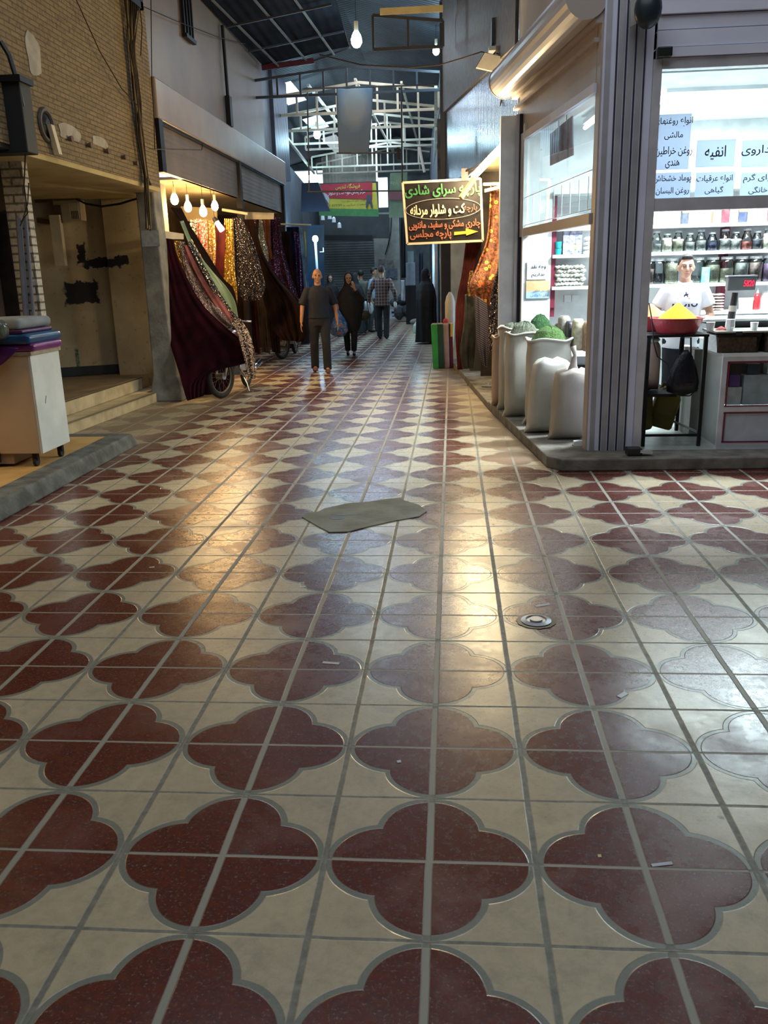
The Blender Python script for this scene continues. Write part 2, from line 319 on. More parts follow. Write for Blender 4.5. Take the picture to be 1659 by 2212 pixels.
mTruss=M('cream_painted_steel',(.80,.77,.60),.5,c2=(.6,.57,.44),ns=4)
mTrussD=M('dark_painted_steel',(.035,.035,.05),.5)
mBlueRib=ribmat('ribbed_blue_panel',(.09,.11,.16),.12,'y',.45,.3,depth=.03)
mShiny=ribmat('polished_corrugated_sheet',(.62,.63,.68),.075,'y',.2,1,depth=.006,c2=(.5,.5,.55),bst=.5)
mBrownCol=M('brown_stone_cladding',(.10,.085,.08),.6,c2=(.06,.05,.045),ns=12,bump=.3)
mSteel=M('galvanised_steel',(.45,.47,.5),.4,m=.7)
mGlass=glassmat('window_glass',(.93,.98,.97),.45,.02)
mJar=glassmat('jar_glass',(.86,.93,.93),1.3,.05)
mBlack=M('black_plastic',(.012,.012,.014),.4)
mBlackM=M('black_metal',(.012,.012,.014),.5,spec=.25)
mChrome=M('chrome',(.7,.7,.72),.12,m=1,c2=(.6,.6,.62))
mRubber=M('tyre_rubber',(.015,.015,.015),.75,bump=.4,bs=120)
mPaper=papermat('white_paper',(.66,.72,.82))
mInk=M('printed_ink',(.03,.035,.05),.8)
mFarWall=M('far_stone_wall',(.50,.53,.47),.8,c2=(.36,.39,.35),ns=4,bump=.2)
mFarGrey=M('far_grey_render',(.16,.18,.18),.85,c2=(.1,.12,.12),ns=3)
mRollDoor=ribmat('roller_door_grey',(.17,.19,.185),.09,'z',.55,.3)
mCable=M('cable_sheath',(.035,.024,.016),.7,spec=.2)
mCableY=M('yellowed_cable',(.22,.16,.06),.7)
# ================= the setting =================
fl=struct(MB().box((-9,-7,-.12),(9,35,0)).build('floor',mFloor))
struct(MB().box((-9,-7,6.5),(9,11.6,6.62)).build('ceiling',mDark))  # unseen closing panel, added to keep sky light out over the near part
struct(MB().box((-9,-7.2,0),(9,-7,6.5)).build('sky_block_back',mWhiteWall))  # added out of view behind the camera, stops sky light on the facades
struct(MB().box((8,-7,0),(8.2,9,6.5)).build('sky_block_right',mWhiteWall))  # unseen as well, added across the side street to shut out sky light
# cement patch let into the tiles
pm=MB(); pp=[gz(x,y) for x,y in ((652,1118),(690,1140),(712,1151),(752,1150),(800,1138),(850,1127),(905,1117),(922,1106),(905,1092),(872,1082),(868,1076),(830,1080),(790,1086),(745,1090),(700,1100),(688,1107),(665,1109))]
pm.prism([(p.x,p.y,.0005) for p in pp],(0,0,.006)); cp=pm.build('cement_patch',M('patch_cement',(.27,.29,.25),.85,c2=(.19,.2,.17),ns=5,bump=.7,bs=22),fl)
h1=gz(727,1122); hm=MB(); hm.prism([(h1.x+.05*math.cos(t)*(1+.3*math.sin(3*t)),h1.y+.03*math.sin(t),.0066) for t in [2*PI*i/14 for i in range(14)]],(0,0,.001)); h2=gz(742,1114); hm.prism([(h2.x-.09,h2.y,.0066),(h2.x,h2.y-.018,.0066),(h2.x+.13,h2.y+.01,.0066),(h2.x+.02,h2.y+.02,.0066)],(0,0,.001)); hm.build('worn_hole',mBlack,cp)
# ---- left: platform, kerb, steps, recess ----
struct(MB().box((-7,-3,0),(-3.32,6.05,.115)).build('trim_1',mPlat))
k=MB(); k.hexa([(-3.32,-3,0),(-3.05,-3,0),(-3.1,6.2,0),(-3.36,6.2,0),(-3.32,-3,.13),(-3.1,-3,.13),(-3.14,6.12,.13),(-3.36,6.12,.13)]); k.box((-7,6.05,0),(-3.3,6.2,.12)); struct(k.build('trim_2',mKerb,bevel=.015))
st=empty('entrance_steps',(-4.6,8,0),'two low travertine steps with metal nosings rising left beside the concrete pillar','steps')
POLY=lambda x0,x1,z:[(-6.9,6.25,z),(x0,6.25,z),(x1,9.2,z),(-4.1,9.2,z),(-4.1,9.9,z),(-4.76,9.9,z),(-4.76,10.05,z),(-6.9,8.92,z)]
s1=MB(); s1.prism(POLY(-4.12,-3.94,0),(0,0,.13)); s1.build('lower_step',mStep,st,bevel=.006)
s2=MB(); s2.prism([(-6.9,6.25,.131),(-4.38,6.25,.131),(-4.27,9.9,.131),(-4.76,9.9,.131),(-4.76,10.05,.131),(-6.9,8.92,.131)],(0,0,.17)); s2.build('upper_step',M('landing_stone',(.22,.15,.08),.6,c2=(.14,.1,.06),ns=5),st,bevel=.006)
rs=MB(); rs.hexa([(-4.375,6.25,.135),(-4.36,6.25,.135),(-4.255,9.55,.135),(-4.27,9.55,.135),(-4.375,6.25,.285),(-4.36,6.25,.285),(-4.255,9.55,.285),(-4.27,9.55,.285)]); rs.build('riser',mStep,st)
n1=MB(); n1.beam((-4.115,6.25,.134),(-3.94,9.18,.134),.03,.008); n1.build('nosing',mNose,st)
n1=MB(); n1.beam((-4.365,6.25,.303),(-4.27,9.6,.303),.03,.008); n1.build('nosing',mNose,st)
# graffiti wall of the recess: patterned plaster with sprayed blots and a green drip
def recessmat():
    mt,nt,p=newmat('speckled_plaster'); v,X,Y,Z=coords(nt); n=noise(nt,v,1.6,5); vo=nt.nodes.new('ShaderNodeTexVoronoi'); vo.inputs['Scale'].default_value=11; nt.links.new(v.so,vo.inputs['Vector'])
    n2=noise(nt,v,26,5,rough=.7); c=mix(nt,n.gt(.5,.15),(.47,.40,.27),(.34,.28,.18)); c=mix(nt,E(nt,vo.outputs['Distance']).lt(.22,.06)*n2.gt(.52,.06)*.55,c,(.16,.13,.09))
    w=noise(nt,v,7,5)-.5; w2=noise(nt,v,17,4)-.5
    def blot(cx,cz,hx,hz): return ((((X-cx)+w*.12+w2*.1)/hx).abs().max((((Z-cz)+w*.1+w2*.14)/hz).abs())).lt(1,.06)
    a=at(222,568,10.0); b=at(180,632,10.0); a2=at(266,562,10.0); a3=at(176,548,10.0)
    m=blot(a.x,a.z,.29,.065).max(blot(b.x,b.z,.205,.15)).max(blot(a2.x,a2.z,.09,.06)).max(blot(a3.x,a3.z,.05,.13)); c=mix(nt,m,c,(.012,.011,.02))
    g=at(165,775,9.85); c=mix(nt,((X-g.x+w*.03).abs()).lt(.022,.006)*Z.lt(g.z+.14,.02)*n2.gt(.42,.1),c,(.03,.12,.085))
    nt.links.new(c.so,p.inputs['Base Color']); p.inputs['Roughness'].default_value=.8; nt.links.new(bumpn(nt,n2,.25).so,p.inputs['Normal']); return mt
mRecess=recessmat()
w=MB(); w.hexa([(-7,9.0,0),(-4.72,10.18,0),(-4.72,10.5,0),(-7,10.5,0),(-7,9.0,2.9),(-4.72,10.18,2.9),(-4.72,10.5,2.9),(-7,10.5,2.9)]); struct(w.build('wall_recess',mRecess))
w=MB(); w.box((-4.72,9.95,0),(-3.98,10.5,2.9)); struct(w.build('wall_recess_side',mRecess))
bb=MB(); bb.hexa([(-7,8.96,.3),(-4.74,10.13,.3),(-4.74,10.2,.3),(-7,9.1,.3),(-7,8.96,.43),(-4.74,10.13,.43),(-4.74,10.2,.43),(-7,9.1,.43)]); struct(bb.build('baseboard_left',M('dark_skirting',(.02,.025,.03),.6)))
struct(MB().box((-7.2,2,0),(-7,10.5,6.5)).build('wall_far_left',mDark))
# upper brick wall over the recess with its plaster soffit
w=MB(); w.box((-3.9,5.4,2.74),(-3.65,9.28,6.5)); w.box((-3.9,-3,2.74),(-3.65,5.4,6.5)); bw=struct(w.build('wall_left_upper',mBrickL))
struct(MB().prism([(-7,5.7,2.69),(-3.66,5.7,2.69),(-3.66,9.28,2.69),(-4.02,9.28,2.69),(-4.02,9.95,2.69),(-7,9.95,2.69)],(0,0,.07)).build('ceiling_recess',mPlaster))
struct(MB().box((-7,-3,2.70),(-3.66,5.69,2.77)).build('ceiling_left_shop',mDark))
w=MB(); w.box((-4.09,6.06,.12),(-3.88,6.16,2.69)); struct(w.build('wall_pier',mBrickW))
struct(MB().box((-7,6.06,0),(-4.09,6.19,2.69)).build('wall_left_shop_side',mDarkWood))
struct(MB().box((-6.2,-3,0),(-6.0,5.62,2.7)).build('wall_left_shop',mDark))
# dark upper window in brick
wn=empty('window_1',(-3.64,8.2,5.2)); struct(wn)
MB().box((-3.66,7.2,4.75),(-3.60,8.95,6.4)).build('pane',M('dark_pane',(.015,.02,.035),.15),wn)
f_=MB(); f_.box((-3.66,7.15,4.68),(-3.56,8.98,4.76)); f_.box((-3.66,8.9,4.68),(-3.56,8.98,6.4)); f_.box((-3.66,8.45,4.76),(-3.58,8.5,6.4)); f_.build('window_frame',mBlackM,wn)
# plaster patches and the row of bolts on the brick
for i,(px,py,w_,h_) in enumerate(((72,118,.13,.17),(150,287,.24,.07),(215,307,.2,.05))):
    c=ax(px,py,-3.648); m=MB(); m.prism([(c.x,c.y+w_*math.copysign(abs(math.cos(t))**.6,math.cos(t))*(1+.1*math.sin(5*t+i)),c.z-(c.y*0)+h_*math.copysign(abs(math.sin(t))**.6,math.sin(t))*(1+.12*math.cos(3*t+i))) for t in [2*PI*q/26 for q in range(26)]],(.006,0,0)); m.build('plaster_patch',M('old_plaster',(.50,.47,.40),.9,c2=(.36,.33,.27),ns=9,bump=.6),bw)
# ---- concrete pillar and white upper facade ----
pl=empty('concrete_pillar',(-3.84,9.45,0),'square concrete pillar with flared base at the corner of the steps','pillar')
m=MB(); r=lambda a,b,c,d,z:[(a,c,z),(b,c,z),(b,d,z),(a,d,z)]
m.loft([r(-4.05,-3.6,9.22,9.65,0),r(-4.04,-3.61,9.24,9.65,.1),r(-4.0,-3.67,9.3,9.65,.35),r(-4.0,-3.73,9.32,9.65,1.2),r(-4.0,-3.77,9.32,9.65,2.955)]); m.build('shaft',mConcrete,pl,bevel=.02)
c=at(325,515,9.315); MB().box((c.x-.12,9.312,c.z-.1),(c.x+.12,9.318,c.z+.1)).build('poster_remnant',M('torn_poster',(.42,.44,.44),.8,c2=(.3,.32,.32),ns=20),pl)
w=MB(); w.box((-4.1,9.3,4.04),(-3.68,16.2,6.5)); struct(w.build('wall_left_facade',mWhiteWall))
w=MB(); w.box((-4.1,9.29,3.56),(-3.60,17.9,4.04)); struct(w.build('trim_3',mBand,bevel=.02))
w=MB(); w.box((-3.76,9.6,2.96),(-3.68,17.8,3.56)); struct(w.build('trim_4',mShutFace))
w=MB(); w.beam((-3.64,9.35,3.54),(-3.64,17.8,3.54),.02,.03); w.box((-3.69,9.3,2.93),(-3.60,9.45,3.56)); 
for Y in (13.6,17.6): w.box((-3.72,Y,0),(-3.62,Y+.12,3.56))
struct(w.build('trim_5',mBlackM))
struct(MB().box((-7,10.5,2.96),(-3.7,18,3.0)).build('ceiling_fabric_shop',mCreamCeil))
struct(MB().box((-6.0,10.5,0),(-5.9,18,2.96)).build('wall_fabric_shop',M('fabric_shop_wall',(.30,.17,.08),.6,c2=(.2,.11,.05),ns=2)))
struct(MB().box((-6,17.8,0),(-3.7,17.95,5.6)).build('wall_fabric_shop_end',mDarkWood))
w=MB(); w.box((-3.95,16.2,4.04),(-3.70,17.0,5.7)); struct(w.build('wall_left_slats',M('grey_vertical_slats',(.20,.24,.28),.5)))
w=MB(); w.box((-3.95,17.0,3.7),(-3.62,18.6,5.75)); struct(w.build('wall_left_ribbed',mBlueRib))
# dark shuttered window high on the white facade, and the down pipe
wn=empty('window_2',(-3.66,10.8,5.5)); struct(wn); a=ax(388,-10,-3.66); b=ax(414,88,-3.66)
MB().box((-3.69,a.y,b.z),(-3.655,b.y,6.3)).build('pane',M('shuttered_pane',(.05,.06,.075),.4),wn)
m=MB(); [m.box((-3.66,a.y+(b.y-a.y)*t,b.z),(-3.62,a.y+(b.y-a.y)*t+.04,6.3)) for t in (0,.33,.66,.95)]; m.box((-3.66,a.y,b.z-.05),(-3.6,b.y+.04,b.z)); m.build('window_frame',mBlackM,wn)
d=empty('down_pipe',(-3.6,13.1,4.0),'thin dark pipe with wider foot running down the white upper facade','pipe')
MB().cyl((-3.62,13.1,4.25),(-3.62,13.05,5.54),.028).build('pipe',mBlackM,d); MB().box((-3.66,13.03,4.04),(-3.58,13.19,4.5)).build('pipe_foot',mBlackM,d)
# ---- corridor beyond: left wall, right wall, far wall ----
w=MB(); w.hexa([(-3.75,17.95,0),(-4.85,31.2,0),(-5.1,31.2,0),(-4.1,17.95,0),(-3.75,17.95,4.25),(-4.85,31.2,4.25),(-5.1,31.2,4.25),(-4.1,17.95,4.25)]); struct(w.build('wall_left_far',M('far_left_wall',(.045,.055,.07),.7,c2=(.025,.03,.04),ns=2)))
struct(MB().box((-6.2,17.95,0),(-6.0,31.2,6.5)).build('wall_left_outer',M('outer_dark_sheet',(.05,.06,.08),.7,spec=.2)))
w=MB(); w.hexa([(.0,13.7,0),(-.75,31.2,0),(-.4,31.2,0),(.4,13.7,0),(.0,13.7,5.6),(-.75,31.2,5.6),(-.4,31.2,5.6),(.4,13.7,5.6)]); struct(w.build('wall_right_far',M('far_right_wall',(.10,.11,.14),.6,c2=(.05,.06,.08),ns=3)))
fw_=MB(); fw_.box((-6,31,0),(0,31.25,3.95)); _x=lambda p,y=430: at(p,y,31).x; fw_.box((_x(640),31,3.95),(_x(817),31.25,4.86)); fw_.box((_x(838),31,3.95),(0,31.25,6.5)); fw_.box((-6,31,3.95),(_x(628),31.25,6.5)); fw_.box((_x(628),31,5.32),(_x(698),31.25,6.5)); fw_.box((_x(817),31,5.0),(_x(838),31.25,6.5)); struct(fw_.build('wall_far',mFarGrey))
a=at(812,690,30.85); b=at(862,458,30.85); struct(MB().box((a.x,30.85,0),(b.x,31.02,b.z)).build('trim_6',mFarWall))
dr=empty('door_1',(-3.8,30.9,0)); struct(dr); a=at(704,690,30.92); b=at(812,516,30.92)
MB().box((a.x,30.92,0),(b.x,31.01,b.z)).build('shutter_curtain',mRollDoor,dr); m=MB(); m.box((a.x-.08,30.86,0),(a.x,31,b.z)); m.box((b.x-.02,30.88,0),(b.x+.04,31,b.z)); m.build('door_jamb',mFarWall,dr)
# ---- roof over the corridor ----
RX,RZ=-1.9,6.35
def roofq(x0,z0,x1,z1,y0,y1,name,mat): 
    m=MB(); m.slab([(x0,y0,z0),(x1,y0,z1),(x1,y1,z1),(x0,y1,z0)],.03); return struct(m.build(name,mat))
def zr(x): return RZ-(RX-x)*.22 if x<RX else RZ-(x-RX)*.26
for i,(x0,x1,y0,y1) in enumerate(((-6.1,-4.15,11.5,31.4),(-3.65,RX,11.5,31.4),(RX,.6,11.5,31.4),(-4.15,-3.65,11.5,19.4),(-4.15,-3.65,21.8,23.8),(-4.15,-3.65,26.0,27.4))):
    roofq(x0,zr(x0),x1,zr(x1),y0,y1,'ceiling_roof',mRoof)
# translucent gable panel at the far end
def gable():
    m=MB(); a=at(698,398,31.05); b=at(812,372,31.05); m.box((a.x,31.02,4.86),(b.x,31.08,6.5)); return m
struct(gable().build('wall_gable',ribmat('beige_gable_sheet',(.5,.47,.38),.12,'x',.5,0)))
# low dark canopy on the left
cn=empty('metal_canopy',(-2.7,14,5.6),'dark corrugated canopy hanging over the upper left of the alley with a red edge','canopy')
m=MB(); m.slab([(-3.66,11.6,5.62),(-1.72,11.6,5.9),(-1.9,16.1,5.86),(-3.62,16.1,5.60)],.03); m.build('sheet',mRoofX,cn)
m=MB(); m.beam((-3.64,16.12,5.56),(-2.6,16.12,5.64),.04,.1); m.build('front_edge',M('red_oxide_edge',(.10,.012,.02),.5),cn); m=MB(); m.beam((-2.6,16.12,5.64),(-1.88,16.12,5.84),.03,.04); m.build('front_edge',mTrussD,cn)
for x in (-3.3,-2.75,-2.2):
    m=MB(); m.beam((x-.2,12,5.58+(x+3.6)*.14),(x,16.1,5.53+(x+3.6)*.14),.03,.03); m.build('rib',M('dull_rib',(.12,.11,.09),.6),cn)
for Y in (13.2,14.8): m=MB(); m.beam((-3.6,Y,5.55),(-1.85,Y,5.80),.03,.03); m.build('rib',mTrussD,cn)
# trusses
lab=['nearest','second','third','fourth','fifth','sixth','seventh','farthest']
for i,(Y,zb,xl,xr,n,mt,hh) in enumerate(((12.4,4.93,-1.12,-.05,2,mTrussD,.5),(15.6,4.93,-3.7,-.13,8,mTrussD,.42),(17.8,4.97,-3.7,-.2,8,mTruss,.52),(20.2,5.02,-4.0,-.3,9,mTruss,.55),(22.4,5.02,-4.2,-.35,9,mTruss,.6),(25.2,5.25,-4.3,-.45,9,mTruss,.6),(27.6,5.02,-4.5,-.5,8,mTruss,.6),(30.6,5.15,-4.8,-.6,9,mTruss,.7))):
    t=empty('roof_truss',((xl+xr)/2,Y,zb),f'{"dark" if mt is mTrussD else "cream painted"} steel roof truss, {lab[i]} of the row over the alley','truss','steel trusses under the alley roof'); th=.055 if i>1 else .045
    MB().beam((xl,Y,zb),(xr,Y,zb),th,th).build('bottom_chord',mt,t); zt=lambda x: zb+hh*.62+hh*.5*(1-abs(x-RX)/2.2)
    PK=max(RX,xl); MB().beam((PK,Y,zt(PK)),(xr,Y,zt(xr)),th,th).build('top_chord',mt,t)
    if xl<RX: MB().beam((xl,Y,zt(xl)),(RX,Y,zt(RX)),th,th).build('top_chord',mt,t)
    for k in range(n+1):
        x=xl+(xr-xl)*k/n; MB().beam((x,Y,zb),(x,Y,zt(x)),th*.8,th*.8).build('strut',mt,t)
for i,(a,b,w_) in enumerate((((-.25,17.6,4.55),(-.5,27.6,4.55),.06),((-.22,15.6,4.98),(-.5,30,5.0),.06),((-3.9,18,5.0),(-4.8,30,5.1),.06),((-2.0,18,5.66),(-2.0,30.6,5.75),.05),((-1.0,18,5.56),(-1.0,30.6,5.6),.05),((-3.0,17.8,5.55),(-3.0,30.6,5.6),.05))):
    tag(MB().beam(a,b,w_,w_).build('roof_purlin',mTruss),'long cream steel purlin running away under the roof, '+('low beside the right wall','upper one beside the right wall','beside the left wall','just left of the ridge','right of the ridge','left side slope')[i],'beam')
tag(MB().beam((-1.0,12.3,5.42),(-.05,12.3,5.42),.03,.09).build('steel_channel',M('yellowed_channel',(.6,.5,.28),.5)),'yellowed steel channel at the top of the nearest truss','beam')
# ================= left side things =================
# --- wheeled white cart with folded fabrics ---
zt=at(70,768,4.67).z
ct=empty('wheeled_cart',(-4.1,4.9,.115),'white and tan boxy cart on small castors standing on the orange platform','cart')
MB().box((-5.0,4.67,.23),(-3.37,5.17,zt)).build('body',M('tan_panel',(.60,.46,.30),.6,c2=(.52,.39,.25),ns=3),ct,bevel=.006)
MB().box((-3.37,4.67,.23),(-3.345,5.19,zt)).build('side_panel',M('white_side_panel',(.72,.75,.72),.6,c2=(.62,.65,.62),ns=5),ct,bevel=.004)
m=MB(); m.box((-5.0,4.66,zt),(-3.33,5.2,zt+.03)); m.build('top_board',M('worn_top_edge',(.45,.36,.26),.6,c2=(.3,.24,.18),ns=20),ct)
MB().box((-3.98,4.655,.16),(-3.72,4.669,.25)).build('vent_grille',mBlack,ct); MB().box((-5.0,4.69,.14),(-3.62,5.15,.23)).build('plinth',M('cart_plinth',(.35,.25,.17),.7),ct)
for x,y in ((-3.44,4.72),(-3.40,5.10),(-4.9,4.72),(-4.9,5.08)):
    m=MB(); m.cyl((x-.014,y,.153),(x+.014,y,.153),.037,n=16); c=m.build('castor',mRubber,ct); m=MB(); m.box((x-.022,y-.02,.165),(x+.022,y+.02,.23)); m.build('castor_fork',mBlackM,c)
mk=MB(); a=at(95,868,4.7); q=Vector((-3.3445,4.82,a.z)); mk.beam(q+Vector((0,0,-.03)),q+Vector((0,.03,.03)),.003,.006); mk.build('pen_mark',mInk,ct)
def foldslab(x0,x1,y0,y1,z0,z1,ph,sag=0):
    m=MB(); R=[]; hr=(z1-z0)/2; st=[(x0+(x1-hr-x0)*i/16,1) for i in range(17)]+[(x1-hr+hr*math.sin(a),max(.05,math.cos(a))) for a in [PI/2*k/6 for k in range(1,7)]]
    for x,e in st:
        ring=[]
        for k in range(24):
            a=2*PI*k/24; c,s=math.cos(a),math.sin(a); sg=lambda v:math.copysign(abs(v)**.6,v)
            yy=(y0+y1)/2+((y1-y0)/2-hr)*math.copysign(1 if abs(c)>.3 else abs(c)/.3,c)+hr*sg(c)*e+.006*math.sin(x*9+ph); ring.append((x,yy,(z0+z1)/2+hr*sg(s)*e*(1+.10*math.sin(x*7+ph+c))))
        R.append(ring)
    m.loft(R); return m
zz=zt+.032
for nm,h,x1,dy,lb,mt in (('magenta',.062,-3.30,.03,'glossy magenta folded fabric lying lowest on the wheeled cart',M('magenta_satin',(.16,.02,.16),.28,c2=(.1,.01,.1),ns=5,sheen=.4)),
   ('blue',.075,-3.31,.0,'metallic blue folded fabric lying on the magenta one',M('blue_satin',(.01,.08,.2),.3,c2=(.005,.04,.12),ns=6,sheen=.3)),
   ('purple',.04,-3.37,.03,'thin dark purple folded fabric between the blue and the grey one',M('purple_satin',(.06,.01,.09),.4)),
   ('grey',.085,-3.38,.01,'thick pale grey folded fabric topmost on the cart',M('grey_felt',(.24,.27,.28),.9,c2=(.19,.21,.22),ns=9,bump=.2,bs=80))):
    tag(foldslab(-5.0,x1,4.62+dy,5.22-dy,zz,zz+h,h*90).build('folded_fabric',mt,None,smooth=True),lb,'fabric','folded fabrics on the cart'); zz+=h
o=drape('hanging_cloth',M('purple_velvet',(.07,.005,.11),.4,sheen=.5),[((-90,738,4.56),(40,752,4.6)),((-90,775,4.55),(22,772,4.58)),((-90,830,4.55),(0,790,4.58)),((-90,850,4.55),(-22,800,4.58))],'dark purple cloth end hanging over the front left of the cart',nf=3,amp=.015,nu=20,nv=12)
_b=at(2,712,4.52); tag(foldslab(_b.x-.3,_b.x+.06,4.44,4.59,_b.z-.075,_b.z+.075,2).build('crumpled_bag',M('clear_dark_bag',(.05,.06,.05),.15,c2=(.12,.14,.1),ns=20,bump=.8,bs=25),None,smooth=True),'crumpled dark shiny plastic bag at the left end of the fabric pile','bag')
# --- dark red stock inside the leftmost shop ---
for i,(a,b,cc) in enumerate(((-5.6,-5.05,(.03,.006,.006)),(-5.0,-4.55,(.015,.01,.008)),(-4.5,-4.14,(.04,.016,.01)))):
    m=MB(); R=[]
    for z in (.2,1.2,2.3): R.append([(a+(b-a)*k/11,5.8+.05*math.sin(k*2.2+i),z) for k in range(12)]+[(b-(b-a)*k/11,5.87+.05*math.sin(k*2.2),z) for k in range(12)])
    m.loft(R); tag(m.build('hanging_garment',M('dim_cloth',cc,.8,c2=tuple(q*.4 for q in cc),ns=5)),['dark red garment hanging in the dim shop at the far left','nearly black garment hanging in the dim left shop behind the cart','brown garment hanging just left of the white brick pier'][i],'garment','garments in the dim left shop')
# --- pier: pipes, dark box ---
g=empty('wall_conduits',(-3.75,5.6,1),'two blue grey conduits with loose wires running down the white brick pier','pipe')
for i,(px0,px1,r) in enumerate(((40,58,.028),(55,74,.016))):
    a=at(px0,470,6.0); b=at(px1,700,6.0); MB().cyl(a,b,r).build('conduit',M('blue_grey_pvc',(.14,.17,.25),.5),g)
m=MB(); pts=[at(x,y,5.56) for x,y in ((35,190),(48,240),(60,285),(55,330),(52,400),(60,460),(45,480))]; m.tube(pts,.006); m.build('loose_wire',mCable,g)
m=MB(); m.tube([at(x,y,5.55) for x,y in ((62,395),(60,440),(48,478),(44,488))],.005); m.build('loose_wire',mCable,g)
a=at(-25,335,5.5); b=at(58,175,5.5); bx=empty('switch_box',((a.x+b.x)/2,5.4,a.z),'dark switch box mounted at the top of the white brick pier','box')
MB().box((a.x,5.42,a.z),(b.x-.03,5.62,b.z)).build('body',M('dark_teal_box',(.012,.018,.02),.6),bx,bevel=.01); MB().box((a.x-.01,5.38,b.z-.02),(b.x,5.62,b.z+.03)).build('lid',mBlackM,bx); m=MB(); m.tube([at(x,y,5.45) for x,y in ((2,90),(20,120),(40,185),(48,230))],.022); m.build('flexible_hose',mBlack,bx)
# --- recess: meter box, brackets, cable ---
Yb=9.75; a=at(120,478,Yb); b=at(173,432,Yb)
g=empty('meter_box',((a.x+b.x)/2,Yb,a.z),'cream electric meter box with slotted cover under the soffit of the recess','meter')
MB().box((a.x,Yb-.02,a.z),(b.x,Yb+.15,b.z)).build('case',M('meter_case',(.50,.42,.28),.6),g,bevel=.01); c=at(160,455,Yb-.03); MB().box((c.x-.07,Yb-.03,c.z-.1),(c.x+.06,Yb-.02,c.z+.1)).build('cover',M('meter_cover',(.62,.55,.38),.5),g)
m=MB(); c=at(162,464,Yb-.035); [m.box((c.x-.05+.022*k,Yb-.036,c.z-.05),(c.x-.042+.022*k,Yb-.03,c.z+.05)) for k in range(5)]; m.build('slots',mBlack,g)
c=at(133,465,Yb-.03); MB().box((c.x-.1,Yb-.04,c.z-.1),(c.x,Yb-.02,c.z+.13)).build('inner_panel',M('brown_panel',(.12,.07,.04),.6),g)
a1=at(75,428,Yb); b1=at(120,478,Yb); mRB=M('rusty_bracket',(.13,.07,.04),.8); MB().box((a1.x,Yb-.02,a1.z-.06),(b1.x,Yb+.02,a1.z+.02)).build('mounting_bracket',mRB,g); MB().beam((a1.x,Yb,b1.z+.02),(b1.x+.04,Yb,b1.z-.02),.04,.06).build('mounting_bracket',mRB,g)
m=MB(); m.tube([at(x,y,9.6) for x,y in ((165,430),(185,440),(220,446),(260,440),(285,432),(320,424))],.014); tag(m.build('sagging_cable',mCable),'dark cable sagging under the soffit from the meter box to the pillar','cable')
c=at(126,520,9.7); m=MB(); m.box((c.x-.07,9.66,c.z-.33),(c.x+.07,9.74,c.z+.33)); tag(m.build('wall_channel',mCream),'pale vertical channel strip below the meter box','panel')
# --- cable bundle beside the pillar ---
g=empty('cable_bundle',(-3.66,9.1,3),'thick bundle of brown cables climbing the corner beside the concrete pillar','cable')
rn=random.Random(3)
for k in range(16):
    dx=(k-8)*.55; top=(268+k*2.6,-20); mid=(297+dx*1.1+rn.uniform(-3,3),220); low=(315+dx*.8+rn.uniform(-3,3),380); end=(322+dx*1.3,400 if k%2 else 500-rn.random()*14)
    Y=-3.62+.05*rn.random(); m=MB(); m.tube([ax(*top,Y),ax(285+dx+rn.uniform(-3,3),100,Y),ax(*mid,Y),ax((mid[0]+low[0])/2+rn.uniform(-4,4),300,Y),ax(*low,Y),ax(*end,Y)],.011 if k<10 else .007,5); m.build('cable',mCableY if k%3==2 else mCable,g)
for i,pts in enumerate((((165,0),(215,110),(262,190),(297,228)),((300,0),(307,60),(304,120)),((326,0),(328,180),(333,260),(334,322)),((334,322),(385,323),(436,324),(437,310)),((300,10),(380,45),(470,80),(530,95)))):
    m=MB(); m.tube([ax(x,y,-3.58) for x,y in pts],.006); tag(m.build('loose_wire',mCable),'thin dark wire '+('slanting across the buff brick wall','hanging beside the cable bundle','running down the left end of the white facade','squared wire loop under the white band','swung across the upper white facade')[i],'wire')
# --- old brick wall fitting ---
g=empty('broken_fan_grille',ax(100,275,-3.6),'broken round vent with hanging slat on the buff brick wall','vent'); c=ax(100,270,-3.64)
m=MB(); m.torus(c,(1,0,0),.13,.022,24,6); m.build('ring',M('dull_vent_metal',(.10,.085,.07),.6),g); m=MB(); m.cyl(c+Vector((-.01,0,0)),c+Vector((.02,0,0)),.12,.05,20); m.build('fan_disc',mBlackM,g); c2=ax(118,302,-3.6); m=MB(); m.obox(c2,(.02,0,0),(0,.035,0),(0,-.05,.12)); m.build('slat',mCream,g)
for i,(x,y) in enumerate(((148,300),(190,314),(228,327),(265,340),(291,353))):
    c=ax(x,y,-3.64); tag(MB().cyl(c,c+Vector((.04,0,0)),.022,.03,10).build('wall_bolt',M('rusty_bolt',(.16,.10,.06),.7)),'rusty bolt on the buff brick, '+('first','second','third','fourth','fifth')[i]+' from the left of the sloping row','bolt','row of rusty bolts on the brick')
# --- fabric shop: boards, rails, bulbs ---
a=at(350,512,9.62); b=at(397,502,9.9)
tag(MB().slab([at(349,498,9.62),at(397,505,9.95),at(397,517,9.95),at(349,516,9.62)],.03).build('rail_board',mCream),'cream board carrying hooks beside the concrete pillar','board')
tag(MB().slab([at(392,478,13.3),at(470,478,13.3),at(470,450,13.3),at(392,446,13.3)],.04).build('display_board',M('dull_cream_board',(.32,.26,.15),.6)),'cream board above the pink lace fabric behind the hanging bulbs','board')
tag(MB().slab([at(530,474,14.2),at(592,474,14.2),at(592,460,14.2),at(530,458,14.2)],.04).build('display_board',mCream),'cream board above the silver fabric at the back of the fabric shop','board')
tag(MB().cyl(at(480,453,13.2),at(535,462,13.2),.025).build('steel_rail',mCream),'cream round rail above the gold sequin fabric','rail')
tag(MB().cyl(at(592,484,17.3),at(672,486,17.3),.018).build('steel_rail',mCream),'thin rail reaching out at the far end of the fabric shop','rail')
